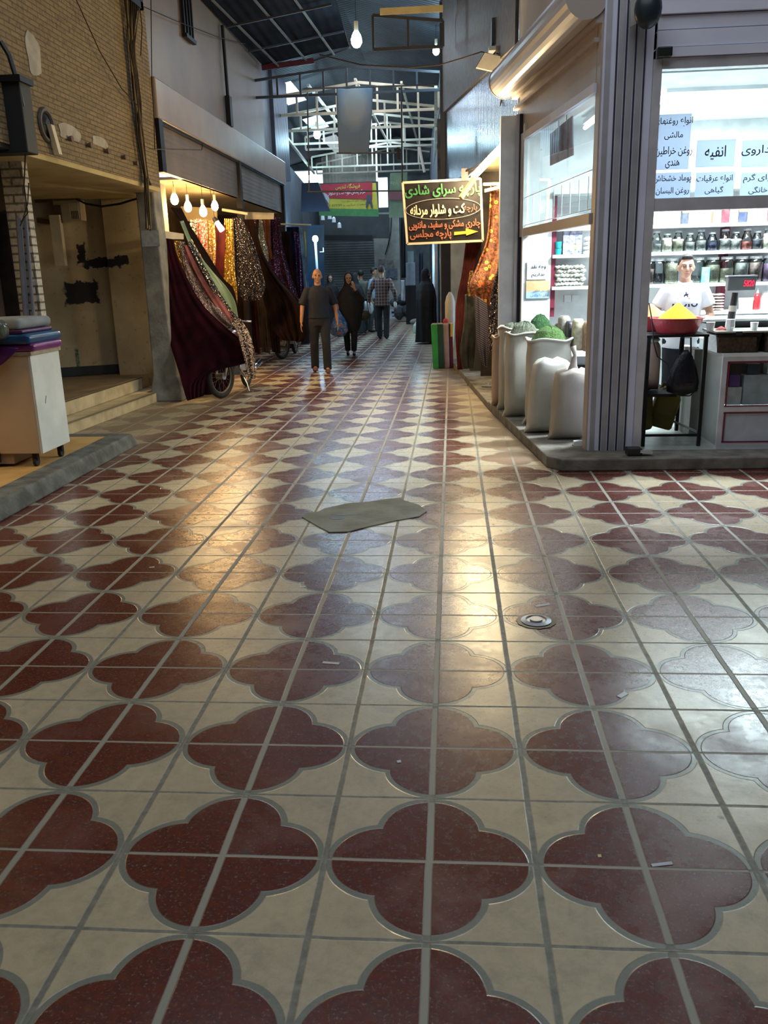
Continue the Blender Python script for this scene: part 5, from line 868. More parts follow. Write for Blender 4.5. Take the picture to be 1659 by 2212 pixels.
# scale
a=at(1600,612,5.62); b=at(1575,700,5.62); g=empty('weighing_scale',(2.55,5.7,1.05),'digital weighing scale with red digits on a tall post above the counter','scale')
MB().obox(a,(.115,0,0),(0,.04,.008),(0,-.01,.055)).build('display_head',M('scale_grey',(.13,.15,.17),.45),g,bevel=.008); MB().obox(a+Vector((0,0,.06)),(.12,0,0),(0,.045,0),(0,0,.006)).build('head_cover',M('scale_cover',(.5,.55,.6),.4),g)
c=a+Vector((.055,-.045,.0)); text('5820',emit('red_digits',(1,.03,.08),2.2),c,(1,0,0),(0,-.15,1),.085,.05,g,'red_digits',bold=.03,raw=True)
p0=at(1588,632,5.66); p1=at(1578,698,5.66); MB().cyl(p0,p1,.026,.034,12).build('post',M('black_post',(.03,.03,.035),.35),g); m_=(p0+p1)/2; MB().cyl(m_+Vector((.002,0,.02)),m_-Vector((0,0,.03)),.034,.036,12).build('post_collar',M('silver_collar',(.42,.41,.38),.4),g)
pz=at(1580,690,5.75).z; MB().box((2.26,5.66,1.12),(2.86,6.05,pz-.012)).build('scale_body',M('scale_body_dark',(.06,.07,.09),.4),g,bevel=.01); m=MB(); m.hexa([(2.20,5.64,pz-.01),(2.90,5.64,pz-.01),(2.90,6.1,pz-.01),(2.20,6.1,pz-.01),(2.16,5.6,pz+.012),(2.95,5.6,pz+.012),(2.95,6.14,pz+.012),(2.16,6.14,pz+.012)]); m.build('pan',M('scale_pan',(.8,.85,.88),.25,m=.3),g)
MB().box((2.3,5.68,.906),(2.82,5.74,1.12)).build('foot',mBlack,g)
for i,(x,y,s_,lb) in enumerate(((1536,690,1,'white paper cup at the left on the tub lid'),(1578,692,1.1,'crumpled white paper bag beside the scale post'),(1630,696,.9,'small white cup at the right on the tub lid'))):
    a=at(x,y,5.3); c_=Vector((a.x,5.3,1.0855)); tag(MB().lathe(c_,[(.028*s_,0),(.036*s_,.07*s_)] if i!=1 else [(.03,0),(.04,.03),(.036,.09)],7 if i==1 else 16).build('paper_cup',mWhite),lb,'cup')
m=MB(); c_=at(1560,700,5.32); m.lathe((c_.x,5.34,1.0855),[(.05,0),(.03,.02),(.0,.035)],14); tag(m.build('spice_heap',M('red_brown_spice',(.3,.06,.05),.9,bump=.6,bs=60)),'small heap of reddish goods between the cups','spice')
# bags of goods behind the column side
for i,(px0,px1,py0,py1,Y,cc,lb) in enumerate(((1200,1222,700,745,7.0,(.10,.11,.12),'dark sack at the left below the heap of pouches'),(1207,1236,683,748,6.85,(.35,.34,.28),'grey sack of goods beside the dark one'),(1225,1240,695,752,6.7,(.07,.07,.10),'navy packed bag in the middle of the bagged goods'),(1238,1266,690,758,6.5,(.60,.56,.40),'clear bag of pale nuts nearest the column'),(1262,1285,695,760,6.4,(.5,.33,.2),'tan bag half hidden by the column'))):
    a=at(px0,py1,Y); b=at(px1,py0,Y); m=MB(); R=[]
    for t,k in ((0,.9),(.1,1),(.6,1.02),(.9,.95),(1,.7)): R.append([((a.x+b.x)/2+(b.x-a.x)/2*k*math.copysign(abs(math.cos(q))**.6,math.cos(q)),Y+.12+.1*k*math.copysign(abs(math.sin(q))**.6,math.sin(q)),a.z+(b.z-a.z)*t) for q in [2*PI*j/20 for j in range(20)]])
    m.loft(R); tag(m.build('bag_of_goods',M('bagged_goods',cc,.5,c2=tuple(q*.6 for q in cc),ns=28,bump=.5,bs=50),None,smooth=True),lb,'bag','bagged goods on the dark bench')
m=MB(); m.box((1.16,6.45,.66),(1.64,7.3,.70)); [m.box((x,y,.105),(x+.03,y+.03,.66)) for x in (1.17,1.6) for y in (6.46,7.26)]; tag(m.build('low_bench',mBlackM),'low black bench carrying the bagged goods','bench')
m=MB(); m.ell((1.50,6.55,.45),(.11,.1,.2),16,10); tag(m.build('bag_of_goods',mSack,None,smooth=True),'white bag under the black bench beside the column','bag')
a=at(1382,965,5.0); g=empty('card_terminal',(a.x,5.0,.1),'black device with a silver plate lying at the foot of the corner column','device'); MB().box((a.x-.1,4.97,.101),(a.x+.02,5.1,.16)).build('body',mBlack,g,bevel=.008); MB().obox((a.x+.05,5.0,.135),(.05,0,-.006),(0,.035,0),(.002,0,.012)).build('silver_plate',M('silver_plate',(.6,.65,.72),.25,m=.6),g)
m=MB(); m.hexa([(1.14,5.42,.101),(1.3,5.42,.101),(1.3,5.5,.101),(1.14,5.5,.101),(1.14,5.42,.14),(1.28,5.42,.15),(1.28,5.48,.15),(1.14,5.48,.14)]); tag(m.build('crumpled_paper',mWhite),'crumpled white paper behind the nearest sack at the column','paper')
# ================= right fabric shop =================
struct(MB().box((.5,10.9,0),(2.2,11.0,3)).build('wall_right_shop_back',mDarkWood)); struct(MB().box((2.1,8.2,0),(2.2,11,3)).build('wall_right_shop_side',mDarkWood))
struct(MB().hexa([(.75,8.15,2.96),(2.2,8.15,2.96),(2.2,13.7,2.96),(0.05,13.7,2.96),(.75,8.15,3.02),(2.2,8.15,3.02),(2.2,13.7,3.02),(0.05,13.7,3.02)]).build('ceiling_right_shop',mCreamCeil))
spb(2.9,8.55,3.02,4.45,.0,.1).build('wall_shiny_sheet',mShiny); struct(COL.objects['wall_shiny_sheet'])
m=MB(); m.hexa([sp(3.0,3.95,-.02),sp(8.5,4.2,-.04),sp(8.5,4.2,.3),sp(3.0,3.95,.3),sp(3.0,6.4,-.02),sp(8.5,6.4,-.04),sp(8.5,6.4,.3),sp(3.0,6.4,.3)]); struct(m.build('wall_brown_upper',mBrownCol))
MB().box((-.12,13.68,0),(.05,13.95,6)).build('trim_10',M('dark_blue_post',(.03,.035,.06),.5)); struct(COL.objects['trim_10'])
w=MB(); w.box((.05,13.6,0),(1.2,13.8,3)); struct(w.build('wall_right_shop_end',mFarWall))
w=MB(); w.box((.35,11.6,.08),(.75,12.1,2.96)); struct(w.build('wall_brown_pier',M('olive_brown_pier',(.09,.075,.055),.6)))
# corner pipe / conduits on shiny sheet
g=empty('ac_unit',sp(3.4,3.9,-.2),'dark air conditioner boxes stacked on a pale bracket high on the right wall','air conditioner')
for x0,y0,x1,y1,mt in ((1062,35,1112,95,M('dark_teal_metal',(.04,.07,.09),.5)),(1075,112,1122,248,mBlackM)):
    a=at(x0,y1,9.3); b=at(x1,y0,9.3); MB().box((a.x,9.3,a.z),(b.x+.1,9.6,b.z)).build('unit',mt,g,bevel=.01)
a=at(1056,110,9.25); b=at(1116,98,9.25); MB().box((a.x,9.22,a.z),(b.x+.1,9.62,b.z)).build('bracket',M('pale_bracket',(.35,.38,.42),.5),g)
g=empty('floodlight',ap(1060,135,-.3),'square floodlight with pale face tilted down beside the stacked air conditioners','lamp'); c=at(1060,136,9.0); MB().obox(c,(.12,0,-.03),(.05,.0,.075),(0,.03,0)).build('head',M('floodlight_face',(.42,.38,.32),.4),g); MB().obox(c+Vector((0,.04,.01)),(.125,0,-.03),(.052,0,.08),(0,.025,0)).build('housing',mBlackM,g); m=MB(); m.tube([c+Vector((.0,.05,.08)),c+Vector((.05,.08,.12)),c+Vector((.14,.1,.1))],.008); m.build('bracket',mBlackM,g)
m=MB(); m.tube([at(x,y,9.1) for x,y in ((1078,122),(1040,112),(1000,125),(950,140),(880,146),(780,140),(690,118))],.008,5); tag(m.build('overhead_cable',mCable),'thin cable crossing the alley from the floodlight','cable')
m=MB(); m.tube([at(x,y,9.0) for x,y in ((1075,150),(1058,165),(1060,190),(1085,200),(1080,230))],.006,5); tag(m.build('loose_wire',mCable),'looped wire hanging below the floodlight','wire')
# fluorescent strip awning edge
mTube=emit('warm_tube',(1,.80,.48),38)
g=empty('tube_lights',ap(1065,345,-.05),'row of glaring warm fluorescent tubes along the right fabric shop front','lamp')
for i,(p,q,o1) in enumerate((((1022,388),(1056,352),-.06),((1058,350),(1090,320),-.06),((1092,316),(1110,300),-.02))):
    a=ap(*p,o1); b=ap(*q,o1); MB().cyl(a,b,.022,n=10).build('tube',mTube,g); MB().beam(a+Vector((0,0,.045)),b+Vector((0,0,.045)),.07,.035).build('batten',mWhite,g)
    point('tube_glow',(a+b)/2+Vector((-.15,0,-.1)),95,(1,.76,.42),.1)
a=ap(995,428,-.4); b=ap(1025,385,-.2); tag(MB().beam(a,b,.05,.05).build('awning_arm',M('yellowed_arm',(.62,.5,.24),.5)),'yellowed steel arm slanting down in front of the arrow sign','beam')
m=MB(); m.beam(at(1050,412,10.1),at(1108,398,9.2),.04,.04); tag(m.build('rail_board',mCream),'cream rail below the warm tubes with hooks','rail')
m=MB(); m.cyl(at(1046,398,10.2),at(1085,397,9.7),.02); tag(m.build('steel_rail',mCream),'short cream rail behind the arrow sign edge','rail')
# sign board
Ys=10.45; a=at(873,395,Ys); 
q=[at(880,527,Ys),at(1043,520,Ys),at(1038,386,Ys),at(870,395,Ys)]
g=empty('arrow_sign',(q[0]+q[2])/2,'black hanging sign with green, cream and orange writing and a yellow arrow','sign')
mSB=M('sign_black',(.010,.007,.008),.5,spec=.2); MB().slab(q,-.04).build('panel',mSB,g)
ux=(q[1]-q[0]).normalized(); uz=(q[3]-q[0]).normalized(); nn=Vector((0,-.045,0)); mFr=M('sign_frame_cream',(.62,.50,.36),.5)
P=lambda px,py,d=.006: at(px,py,Ys-d-.0)
for i in range(4): MB().beam(q[i]+Vector((0,-.0,0)),q[(i+1)%4]+Vector((0,-.0,0)),.05,.03).build('frame',mFr,g)
# the panel's front face is towards the camera
pxs=(Ys+2.05)/F; yo=Vector((0,-.012,0))
mGn=M('green_letters',(.03,.17,.05),.6); mCr=M('cream_letters',(.60,.50,.32),.6); mOr=M('orange_letters',(.34,.095,.05),.6); mYl=M('yellow_arrow',(.62,.33,.02),.6); mBr=M('brown_letters',(.15,.07,.05),.6)
def st(t,mt,px,py,w,h,b=.05): c=at(px,py,Ys-.03); text(t,mt,c,ux,uz,w*pxs,h*pxs,g,bold=b)
st('پارچه سرای شادی',mGn,956,412,152,26,.055); st('کت و شلوار مردانه',mCr,945,455,110,24,.05); st('پارچه',mBr,1016,450,27,16,.04); st('چادری مشکی و سفید، مانتویی',mOr,960,486,145,19,.05); st('پارچه مجلسی',mOr,930,507,84,20,.05)
m=MB(); pts=[at(x,y,Ys-.035) for x,y in ((981,501),(1006,499),(1006,493),(1033,500),(1007,509),(1007,505),(981,508))]; m.prism(pts,(0,-.006,0)); m.build('arrow',mYl,g)
m=MB(); pts=[]; c=at(957,451,Ys-.032); m.tube([c+ux*76*pxs*math.cos(t)+uz*20*pxs*math.sin(t) for t in [2*PI*k/60 for k in range(61)]],.004,5); m.build('ellipse_line',M('ellipse_line',(.35,.32,.30),.6),g)
m=MB(); [m.cyl(at(px,387,Ys),at(px+1,330,Ys),.006) for px in ()]; 
h0=at(1003,388,Ys); MB().box((h0.x-.04,Ys-.05,h0.z-.02),(h0.x+.05,Ys+.05,h0.z+.14)).build('hanger_block',M('dark_brown_block',(.05,.03,.03),.6),g); MB().beam(h0+Vector((0,0,.1)),ap(1050,352,.0),.02,.02).build('hanger_arm',mBlackM,g)
# hanging fabrics, right
GR='fabrics hung at the right fabric shop'
Hr=lambda mt,rows,lab,**k: drape('hanging_fabric',mt,rows,lab,GR,**k)
def floral():
    mt,nt,p=newmat('orange_sequin_floral'); v,X,Y,Z=coords(nt); vo=nt.nodes.new('ShaderNodeTexVoronoi'); vo.inputs['Scale'].default_value=13; nt.links.new(v.so,vo.inputs['Vector']); d=E(nt,vo.outputs['Distance'])
    s=nt.nodes.new('ShaderNodeSeparateColor'); nt.links.new(vo.outputs['Color'],s.inputs[0]); r=E(nt,s.outputs[0]); gg=E(nt,s.outputs[1])
    c=mix(nt,noise(nt,v,30,4).gt(.5,.1),(.07,.02,.012),(.22,.07,.02)); c=mix(nt,d.lt(.33,.04)*r.gt(.45,.02),c,(.62,.33,.05)); c=mix(nt,d.lt(.28,.04)*gg.gt(.7,.02),c,(.55,.09,.03)); c=mix(nt,d.lt(.1,.03),c,(.05,.02,.01))
    nt.links.new(c.so,p.inputs['Base Color']); p.inputs['Roughness'].default_value=.32; p.inputs['Metallic'].default_value=.45; nt.links.new(bumpn(nt,noise(nt,v,70,3),.8,.01).so,p.inputs['Normal']); return mt
Hr(floral(),[((1060,400,10.0),(1082,400,10.0)),((1056,470,10.0),(1083,475,10.0)),((1050,520,9.9),(1084,530,9.9)),((1030,575,9.8),(1080,570,9.8)),((1014,612,9.7),(1075,608,9.7)),((1020,640,9.7),(1066,640,9.7)),((1048,662,9.7),(1058,662,9.7))],'orange and gold floral sequin cloth glowing under the warm tubes',nf=2.5,amp=.014,nu=40)
Hr(VM('maroon_brocade',(.10,.02,.02)),[((1006,525,10.9),(1040,525,10.9)),((998,590,10.9),(1022,590,10.9)),((986,655,10.9),(1012,655,10.9)),((984,720,10.9),(1002,725,10.9)),((988,798,11.0),(1000,798,10.9))],'maroon brocade cloth hanging leftmost at the right shop',nf=4,amp=.04,nu=34)
Hr(mGoldL,[((1015,585,10.2),(1022,585,10.2)),((1010,620,10.2),(1026,620,10.2)),((1012,640,10.2),(1030,640,10.2))],'small gold fringe cloth between maroon and floral ones',nf=2,amp=.02,nu=14)
Hr(M('olive_gold_satin',(.30,.26,.10),.35,c2=(.12,.1,.05),ns=5,m=.3),[((1083,405,9.4),(1104,405,9.3)),((1084,470,9.4),(1108,470,9.3)),((1080,530,9.4),(1104,530,9.3)),((1072,590,9.4),(1090,580,9.3))],'olive gold patterned cloth behind the floral one',nf=3,amp=.03,nu=24)
Hr(M('yellow_satin',(.75,.6,.08),.4,sheen=.3),[((1096,405,9.2),(1101,405,9.2)),((1099,470,9.2),(1104,470,9.2)),((1100,520,9.2),(1103,520,9.2))],'narrow bright yellow strip hanging beside the grey door post',nf=1,amp=.01,nu=8)
Hr(sequin('navy_bead_sequin',(.35,.25,.2),(.012,.012,.025),70,frac=.75),[((1102,510,9.0),(1116,495,8.9)),((1076,580,9.0),(1114,580,8.9)),((1062,640,9.0),(1113,640,8.9)),((1056,700,9.0),(1108,700,8.9)),((1056,760,9.0),(1066,760,8.9))],'black navy beaded cloth hanging beside the grey door post',nf=5,amp=.035,nu=44)
Hr(VM('grey_green_wool',(.09,.09,.08)),[((1005,636,10.3),(1022,634,10.3)),((1002,700,10.3),(1027,700,10.3)),((994,760,10.3),(1026,760,10.3)),((1000,797,10.4),(1022,795,10.4))],'dark grey coat like cloth hanging low in front of the maroon brocade',nf=3,amp=.03,nu=30)
def stripe():
    mt,nt,p=newmat('diagonal_striped_weave'); v,X,Y,Z=coords(nt); s=((Z*1+X*.6)/.028)._m('MULTIPLY',2*PI)._m('SINE'); nt.links.new(mix(nt,s.gt(.35,.3),(.035,.028,.045),(.16,.14,.18)).so,p.inputs['Base Color']); p.inputs['Roughness'].default_value=.6; return mt
Hr(stripe(),[((1026,636,9.6),(1052,655,9.6)),((1028,700,9.6),(1056,700,9.6)),((1032,750,9.6),(1057,752,9.6)),((1044,790,9.65),(1053,793,9.65))],'grey violet diagonally striped cloth hanging below the floral one',nf=3,amp=.025,nu=30)
a=gz(1055,835,.08); g=empty('garment_stand',a,'thin black garment stand with a small round base on the right kerb','stand'); MB().cyl((a.x+.06,a.y,.1),(a.x+.08,a.y,1.0),.014).build('pole',mBlackM,g); MB().lathe((a.x,a.y,.081),[(.09,0),(.1,.012),(.03,.02),(.02,.05)],16).build('base',mSteel,g)
# fabric bolts on end and white roll
for i,(x0,x1,cc,lb) in enumerate(((934,946,(.02,.30,.06),'bright green fabric bolt standing on end, leftmost of four'),(946,959,(.01,.06,.035),'dark green fabric bolt standing second of four'),(959,970,(.50,.34,.32),'pale pink fabric bolt standing third of four'),(970,979,(.15,.02,.04),'wine red fabric bolt standing rightmost of four'))):
    Y=12.75+.02*i; a=at(x0,797,Y); b=at(x1,702,Y); z0=.002 if i<3 else .084; r_=M('bolt_cloth',cc,.6,c2=tuple(q*.7 for q in cc),ns=5,sheen=.3); g=empty('fabric_bolt',((a.x+b.x)/2,Y,z0),lb,'fabric bolt','fabric bolts standing on end'); m=MB(); m.hexa([(a.x+.012,Y,.002),(b.x+.006,Y,.002),(b.x+.006,Y+.16,.002),(a.x+.012,Y+.16,.002),(a.x-.02,Y,.75),(b.x-.012,Y,.75),(b.x-.012,Y+.16,.75),(a.x-.02,Y+.16,.75)]); m.build('wrapped_cloth',r_,g,bevel=.012); MB().box((a.x,Y+.04,.75),(b.x-.02,Y+.12,.765)).build('board_end',M('board_end',(.6,.5,.35),.7),g)
m=MB(); a=at(963,702,12.95); m.ell((a.x+.0,12.9,.79),(.05,.06,.05),12,8); tag(m.build('red_bundle',M('red_knit',(.55,.04,.07),.7)),'small bright red bundle lying on top of the standing bolts','bundle'); m=MB(); m.box((at(973,700,12.7).x,12.6,.55),(at(978,700,12.7).x,12.7,.77)); tag(m.build('yellow_card',M('yellow_card',(.8,.65,.05),.6)),'yellow card tucked beside the white wrapped roll','card')
m=MB(); a=at(970,740,13.1); R=[]
for z,r_ in ((.002,.03),(.3,.05),(.8,.085),(1.1,.085),(1.2,.06),(1.27,.02)): R.append([(a.x+.02+r_*math.cos(q)*(1+.08*math.sin(5*q)),13.15+r_*math.sin(q),z+.0) for q in [2*PI*k/24 for k in range(24)]])
m.loft(R); tag(m.build('wrapped_roll',M('creamy_plastic_wrap',(.72,.70,.60),.4),None,smooth=True),'tall white wrapped fabric roll standing behind the bolts','fabric roll')
# ---- beyond: right alley shops ----
W_=lambda Y: .0-(Y-13.7)*.75/17.5
for i,(Y0,Y1,z1,mt,nm,lb,cat) in enumerate(((19.0,21.5,2.5,emit('cyan_shop_glow',(.45,.8,.95),.5),'lit_doorway','cyan lit shop doorway behind the chador wearer','doorway'),)):
    g=empty(nm,(W_(Y0),Y0,0),lb,cat); MB().hexa([(W_(Y0)-.06,Y0,.15),(W_(Y0)-.02,Y0,.15),(W_(Y1)-.02,Y1,.15),(W_(Y1)-.06,Y1,.15),(W_(Y0)-.06,Y0,z1),(W_(Y0)-.02,Y0,z1),(W_(Y1)-.02,Y1,z1),(W_(Y1)-.06,Y1,z1)]).build('glass',M('cyan_white_goods',(.35,.55,.6),.3,c2=(.6,.75,.78),ns=3),g)
    for Y in (Y0,(Y0+Y1)/2,Y1): MB().box((W_(Y)-.11,Y-.05,.1),(W_(Y)-.04,Y+.05,2.6)).build('frame_post',mAluL,g)
    point('shop_glow',(W_(20)-.4,20.2,1.9),45,(.5,.85,1),.15)
m=MB(); m.box((-.16,15.3,.0),(.0,15.9,2.6)); tag(m.build('stone_pilaster',mFarWall),'pale stone pilaster behind the chador wearer','pilaster')
a=at(876,617,26); b=at(897,567,26); g=empty('metal_cabinet',((a.x+b.x)/2,26,a.z),'pale grey wall cabinet at the far right of the alley','cabinet'); MB().box((a.x,26,a.z),(b.x,26.25,b.z)).build('body',M('pale_grey_cabinet',(.33,.38,.45),.5),g,bevel=.01); MB().box((a.x+.08,26.02,b.z),(b.x-.05,26.2,b.z+.35)).build('meter_top',M('meter_glass',(.3,.42,.45),.3),g); MB().box((a.x,26,0),(b.x,26.25,a.z)).build('base',mDark,g)
m=MB(); m.box((-1.0,21.8,.0),(W_(22)+.1,24.4,.22)); m.box((-.9,22.0,.22),(W_(22)+.1,24.2,.3)); tag(m.build('shop_threshold',mFarWall,bevel=.02),'pale raised stone threshold at the right beyond the chador wearer','step')
a=gz(900,702); m=MB(); m.ell((a.x,a.y,.1),(.22,.14,.1),12,8); tag(m.build('grey_stone_block',mConcrete),'rounded grey stone at the corner of the far threshold','stone')
g=empty('white_carton',gz(853,688),'white carton with small dark print standing at the far end','box'); c=g.location; MB().box((c.x-.2,c.y,.001),(c.x+.2,c.y+.25,.32)).build('box_body',M('white_carton_card',(.6,.65,.7),.7),g); m=MB(); m.box((c.x-.12,c.y-.004,.18),(c.x-.02,c.y,.26)); m.build('print',mInk,g); m=MB(); m.box((c.x-.1,c.y-.004,.07),(c.x+.14,c.y,.1)); m.build('print',mInk,g)
rn=random.Random(11)
for i,(x,y,w,h) in enumerate(((862,675,.35,.5),(880,672,.3,.45),(897,668,.35,.6),(868,648,.4,.4),(910,660,.25,.5),(850,655,.3,.3))):
    a=at(x,y,27.5); m=MB(); m.ell((a.x,27.5+.1*i,max(h/2,a.z)),(w/2,.2,h/2),12,8); [setattr(v,'x',v.x+rn.uniform(-.03,.03)) for v in m.v]; tag(m.build('dark_sack',M('dark_goods',(.03,.035,.045),.8,c2=(.08,.09,.1),ns=8) if i==0 else bpy.data.materials['dark_goods']),'dark sack of goods piled at the far right, '+('left front','middle front','right front','upper left','upper right','against the stone pier')[i],'sack','dark sacks piled at the far end')
for i,(x0,y0,x1,y1,cc,lb) in enumerate(((866,470,876,600,(.012,.012,.018),'long black garment hanging at the far right wall'),(905,545,914,640,(.02,.03,.06),'navy garment hanging right of the pale cabinet'),(866,605,874,650,(.6,.62,.65),'white garment hanging below the long black one'))):
    drape('hanging_garment',M('far_cloth',cc,.8),[((x0,y0,25.5),(x1,y0,25.5)),((x0,(y0+y1)/2,25.5),(x1,(y0+y1)/2,25.5)),((x0+1,y1,25.5),(x1+1,y1,25.5))],None,nf=2,amp=.05,nu=14,nv=10); tag(COL.objects[-1],lb,'garment','garments hung at the far right')
m=MB(); m.box((.02-.2,14.2,2.3),(-.1,15.2,4.2)); tag(m.build('dangling_rags',M('cluttered_dark',(.06,.07,.08),.8,c2=(.15,.16,.17),ns=5)),'clutter of dark sheeting on the right wall above the arrow sign','sheeting')
m=MB(); m.tube([at(x,y,17) for x,y in ((906,318),(911,345),(917,372))],.03,8); tag(m.build('plastic_pipe',mWhite),'slanting whitish pipe at the top of the right wall','pipe')
# ---- small things on the tiles ----
for i,(x,y,w,d,rz,cc,lb) in enumerate(((715,1433,.075,.016,-.15,(.7,.7,.65),'pale paper strip lying on a red flower in mid floor'),(862,1646,.014,.012,.3,(.7,.72,.75),'tiny white scrap on the floor near the middle'),(610,986,.10,.03,0,(.5,.5,.5),'flat foil wrapper near the far left of the tiles'),(1172,1308,.08,.02,.4,(.6,.6,.62),'thin wrapper above the drain cap'),(1345,1502,.05,.02,.8,(.75,.78,.82),'crumpled bright foil on the floor right of centre'),(655,1268,.03,.012,.2,(.7,.7,.72),'small white scrap left of the cement patch'),(328,1226,.03,.012,.2,(.7,.66,.6),'small paper scrap on the left tiles'),(1430,1868,.06,.01,.2,(.7,.73,.8),'thin clear tape strip on the right front tiles'),(1295,1850,.01,.01,0,(.8,.6,.3),'tiny yellow pebble beside the tape strip'))):
    c=gz(x,y); m=MB(); u=Vector((math.cos(rz),math.sin(rz),0))*w/2; v=Vector((-math.sin(rz),math.cos(rz),0))*d/2; m.add([(c.x-u.x-v.x,c.y-u.y-v.y,.0015),(c.x+u.x-v.x,c.y+u.y-v.y,.0015),(c.x+u.x+v.x,c.y+u.y+v.y,.004),(c.x-u.x+v.x,c.y-u.y+v.y,.003)],[(0,1,2,3)]); s_=None; o=m.build('litter_scrap',M('litter',cc,.5),None); sm_=o.modifiers.new('t','SOLIDIFY'); sm_.thickness=.002; tag(o,lb,'litter','litter on the tiles')
c=gz(1158,1342); g=empty('drain_cap',c,'small round metal drain cap broken into the red tile','drain'); MB().lathe(c,[(.072,.0005),(.072,.006),(.05,.012),(.045,.006),(.03,.006),(.03,.014),(.0,.014)],24).build('ring',mSteel,g,smooth=False); MB().cyl(c+Vector((0,0,.001)),c+Vector((0,0,.003)),.095,n=11).build('broken_tile_edge',mBlack,g)
# ================= people =================
mSkin=M('skin_tan',(.42,.22,.13),.55,c2=(.36,.18,.10),ns=9); mSkinL=M('skin_light',(.50,.30,.21),.55,c2=(.45,.26,.18),ns=9); mHair=M('black_hair',(.012,.01,.01),.6,bump=.6,bs=90); mHairG=M('greying_hair',(.10,.09,.08),.7,bump=.6,bs=90)
mEye=M('dark_eye',(.02,.015,.012),.3); mLip=M('lip_tone',(.30,.12,.09),.5)
def clothm(n,c,r=.85,**k): return M(n,c,r,c2=tuple(q*.6 for q in c),ns=7,bump=.35,bs=14,**k)
class Fig:
    def __init__(s,loc,rz,H,label,group=None):
        s.g=empty('person',loc,label,'person',group,rz); s.L=Vector(loc); s.R=Matrix.Rotation(rz,3,'Z'); s.k=H/1.75
    def T(s,m): m.v=[s.L+s.R@(v*s.k) for v in m.v]; return m
    def blob(s,m,name,mat,vox=.01,sm=5): return blob(s.T(m),name,mat,s.g,vox,sm)
    def mesh(s,m,name,mat,par=None,smooth=True): return s.T(m).build(name,mat,par or s.g,smooth=smooth)
def rings(m,lv,n=24,cx=0,cy=0): m.loft([[(cx+(o[3] if len(o)>3 else 0)+a*math.cos(q),cy+(o[4] if len(o)>4 else 0)+b*math.sin(q),z) for q in [2*PI*i/n for i in range(n)]] for o in lv for z,a,b in (o[:3],)]); return m
def hand(m,w,d,th,inn,curl=.5,sc=1):
    w,d,th,inn=Vector(w),Vector(d).normalized(),Vector(th),Vector(inn); th=(th-d*th.dot(d)).normalized(); inn=(inn-d*inn.dot(d)-th*inn.dot(th)).normalized()
    for i,o in enumerate((.027,.009,-.009,-.025)):
        kn=w+d*(.088-.004*abs(i-1))*sc+th*o*sc; m.cap(w+d*.015*sc+th*o*.6*sc,kn,.013*sc,.0115*sc,8); L=(.040,.045,.042,.032)[i]*sc; p=kn; dd=d
        for j in range(3):
            a=curl*(.5+.35*j); dd=(dd*math.cos(a*.6)+inn*math.sin(a*.6)).normalized(); q=p+dd*L*(1,.65,.5)[j]; m.cap(p,q,(.0095-.001*j)*sc,(.0088-.001*j)*sc,7); p=q
    b=w+d*.03*sc+th*.022*sc; q=b+(d*.55+th*.65+inn*.25).normalized()*.04*sc; m.cap(b,q,.0125*sc,.0105*sc,8); m.cap(q,q+(d*.85+th*.25+inn*.3).normalized()*.032*sc,.0105*sc,.0085*sc,8)
def head(m,c,tilt=0,nod=0):
    c=Vector(c); m.ell(c+Vector((0,.012,.02)),(.077,.094,.098),20,14); m.ell(c+Vector((0,-.018,-.045)),(.058,.068,.075),18,12); m.ell(c+Vector((0,-.055,-.095)),(.026,.026,.022),12,8)
    m.cap(c+Vector((0,-.088,.012)),c+Vector((0,-.108,-.028)),.010,.015,8)
    for s in (-1,1): m.ell(c+Vector((s*.078,.012,-.012)),(.012,.02,.032),10,8); m.ell(c+Vector((s*.032,-.078,.03)),(.026,.014,.009),10,6); m.ell(c+Vector((s*.042,-.062,-.03)),(.022,.022,.025),10,6)
    m.cap(c+Vector((0,.02,-.08)),c+Vector((0,.03,-.19)),.054,.062,14)
def facebits(f,c):
    c=Vector(c)
    for s in (-1,1): f.mesh(MB().ell(c+Vector((s*.032,-.086,.006)),(.014,.008,.007),10,6),'eye',mEye)
    f.mesh(MB().ell(c+Vector((0,-.088,-.062)),(.024,.010,.008),12,6),'mouth',mLip)
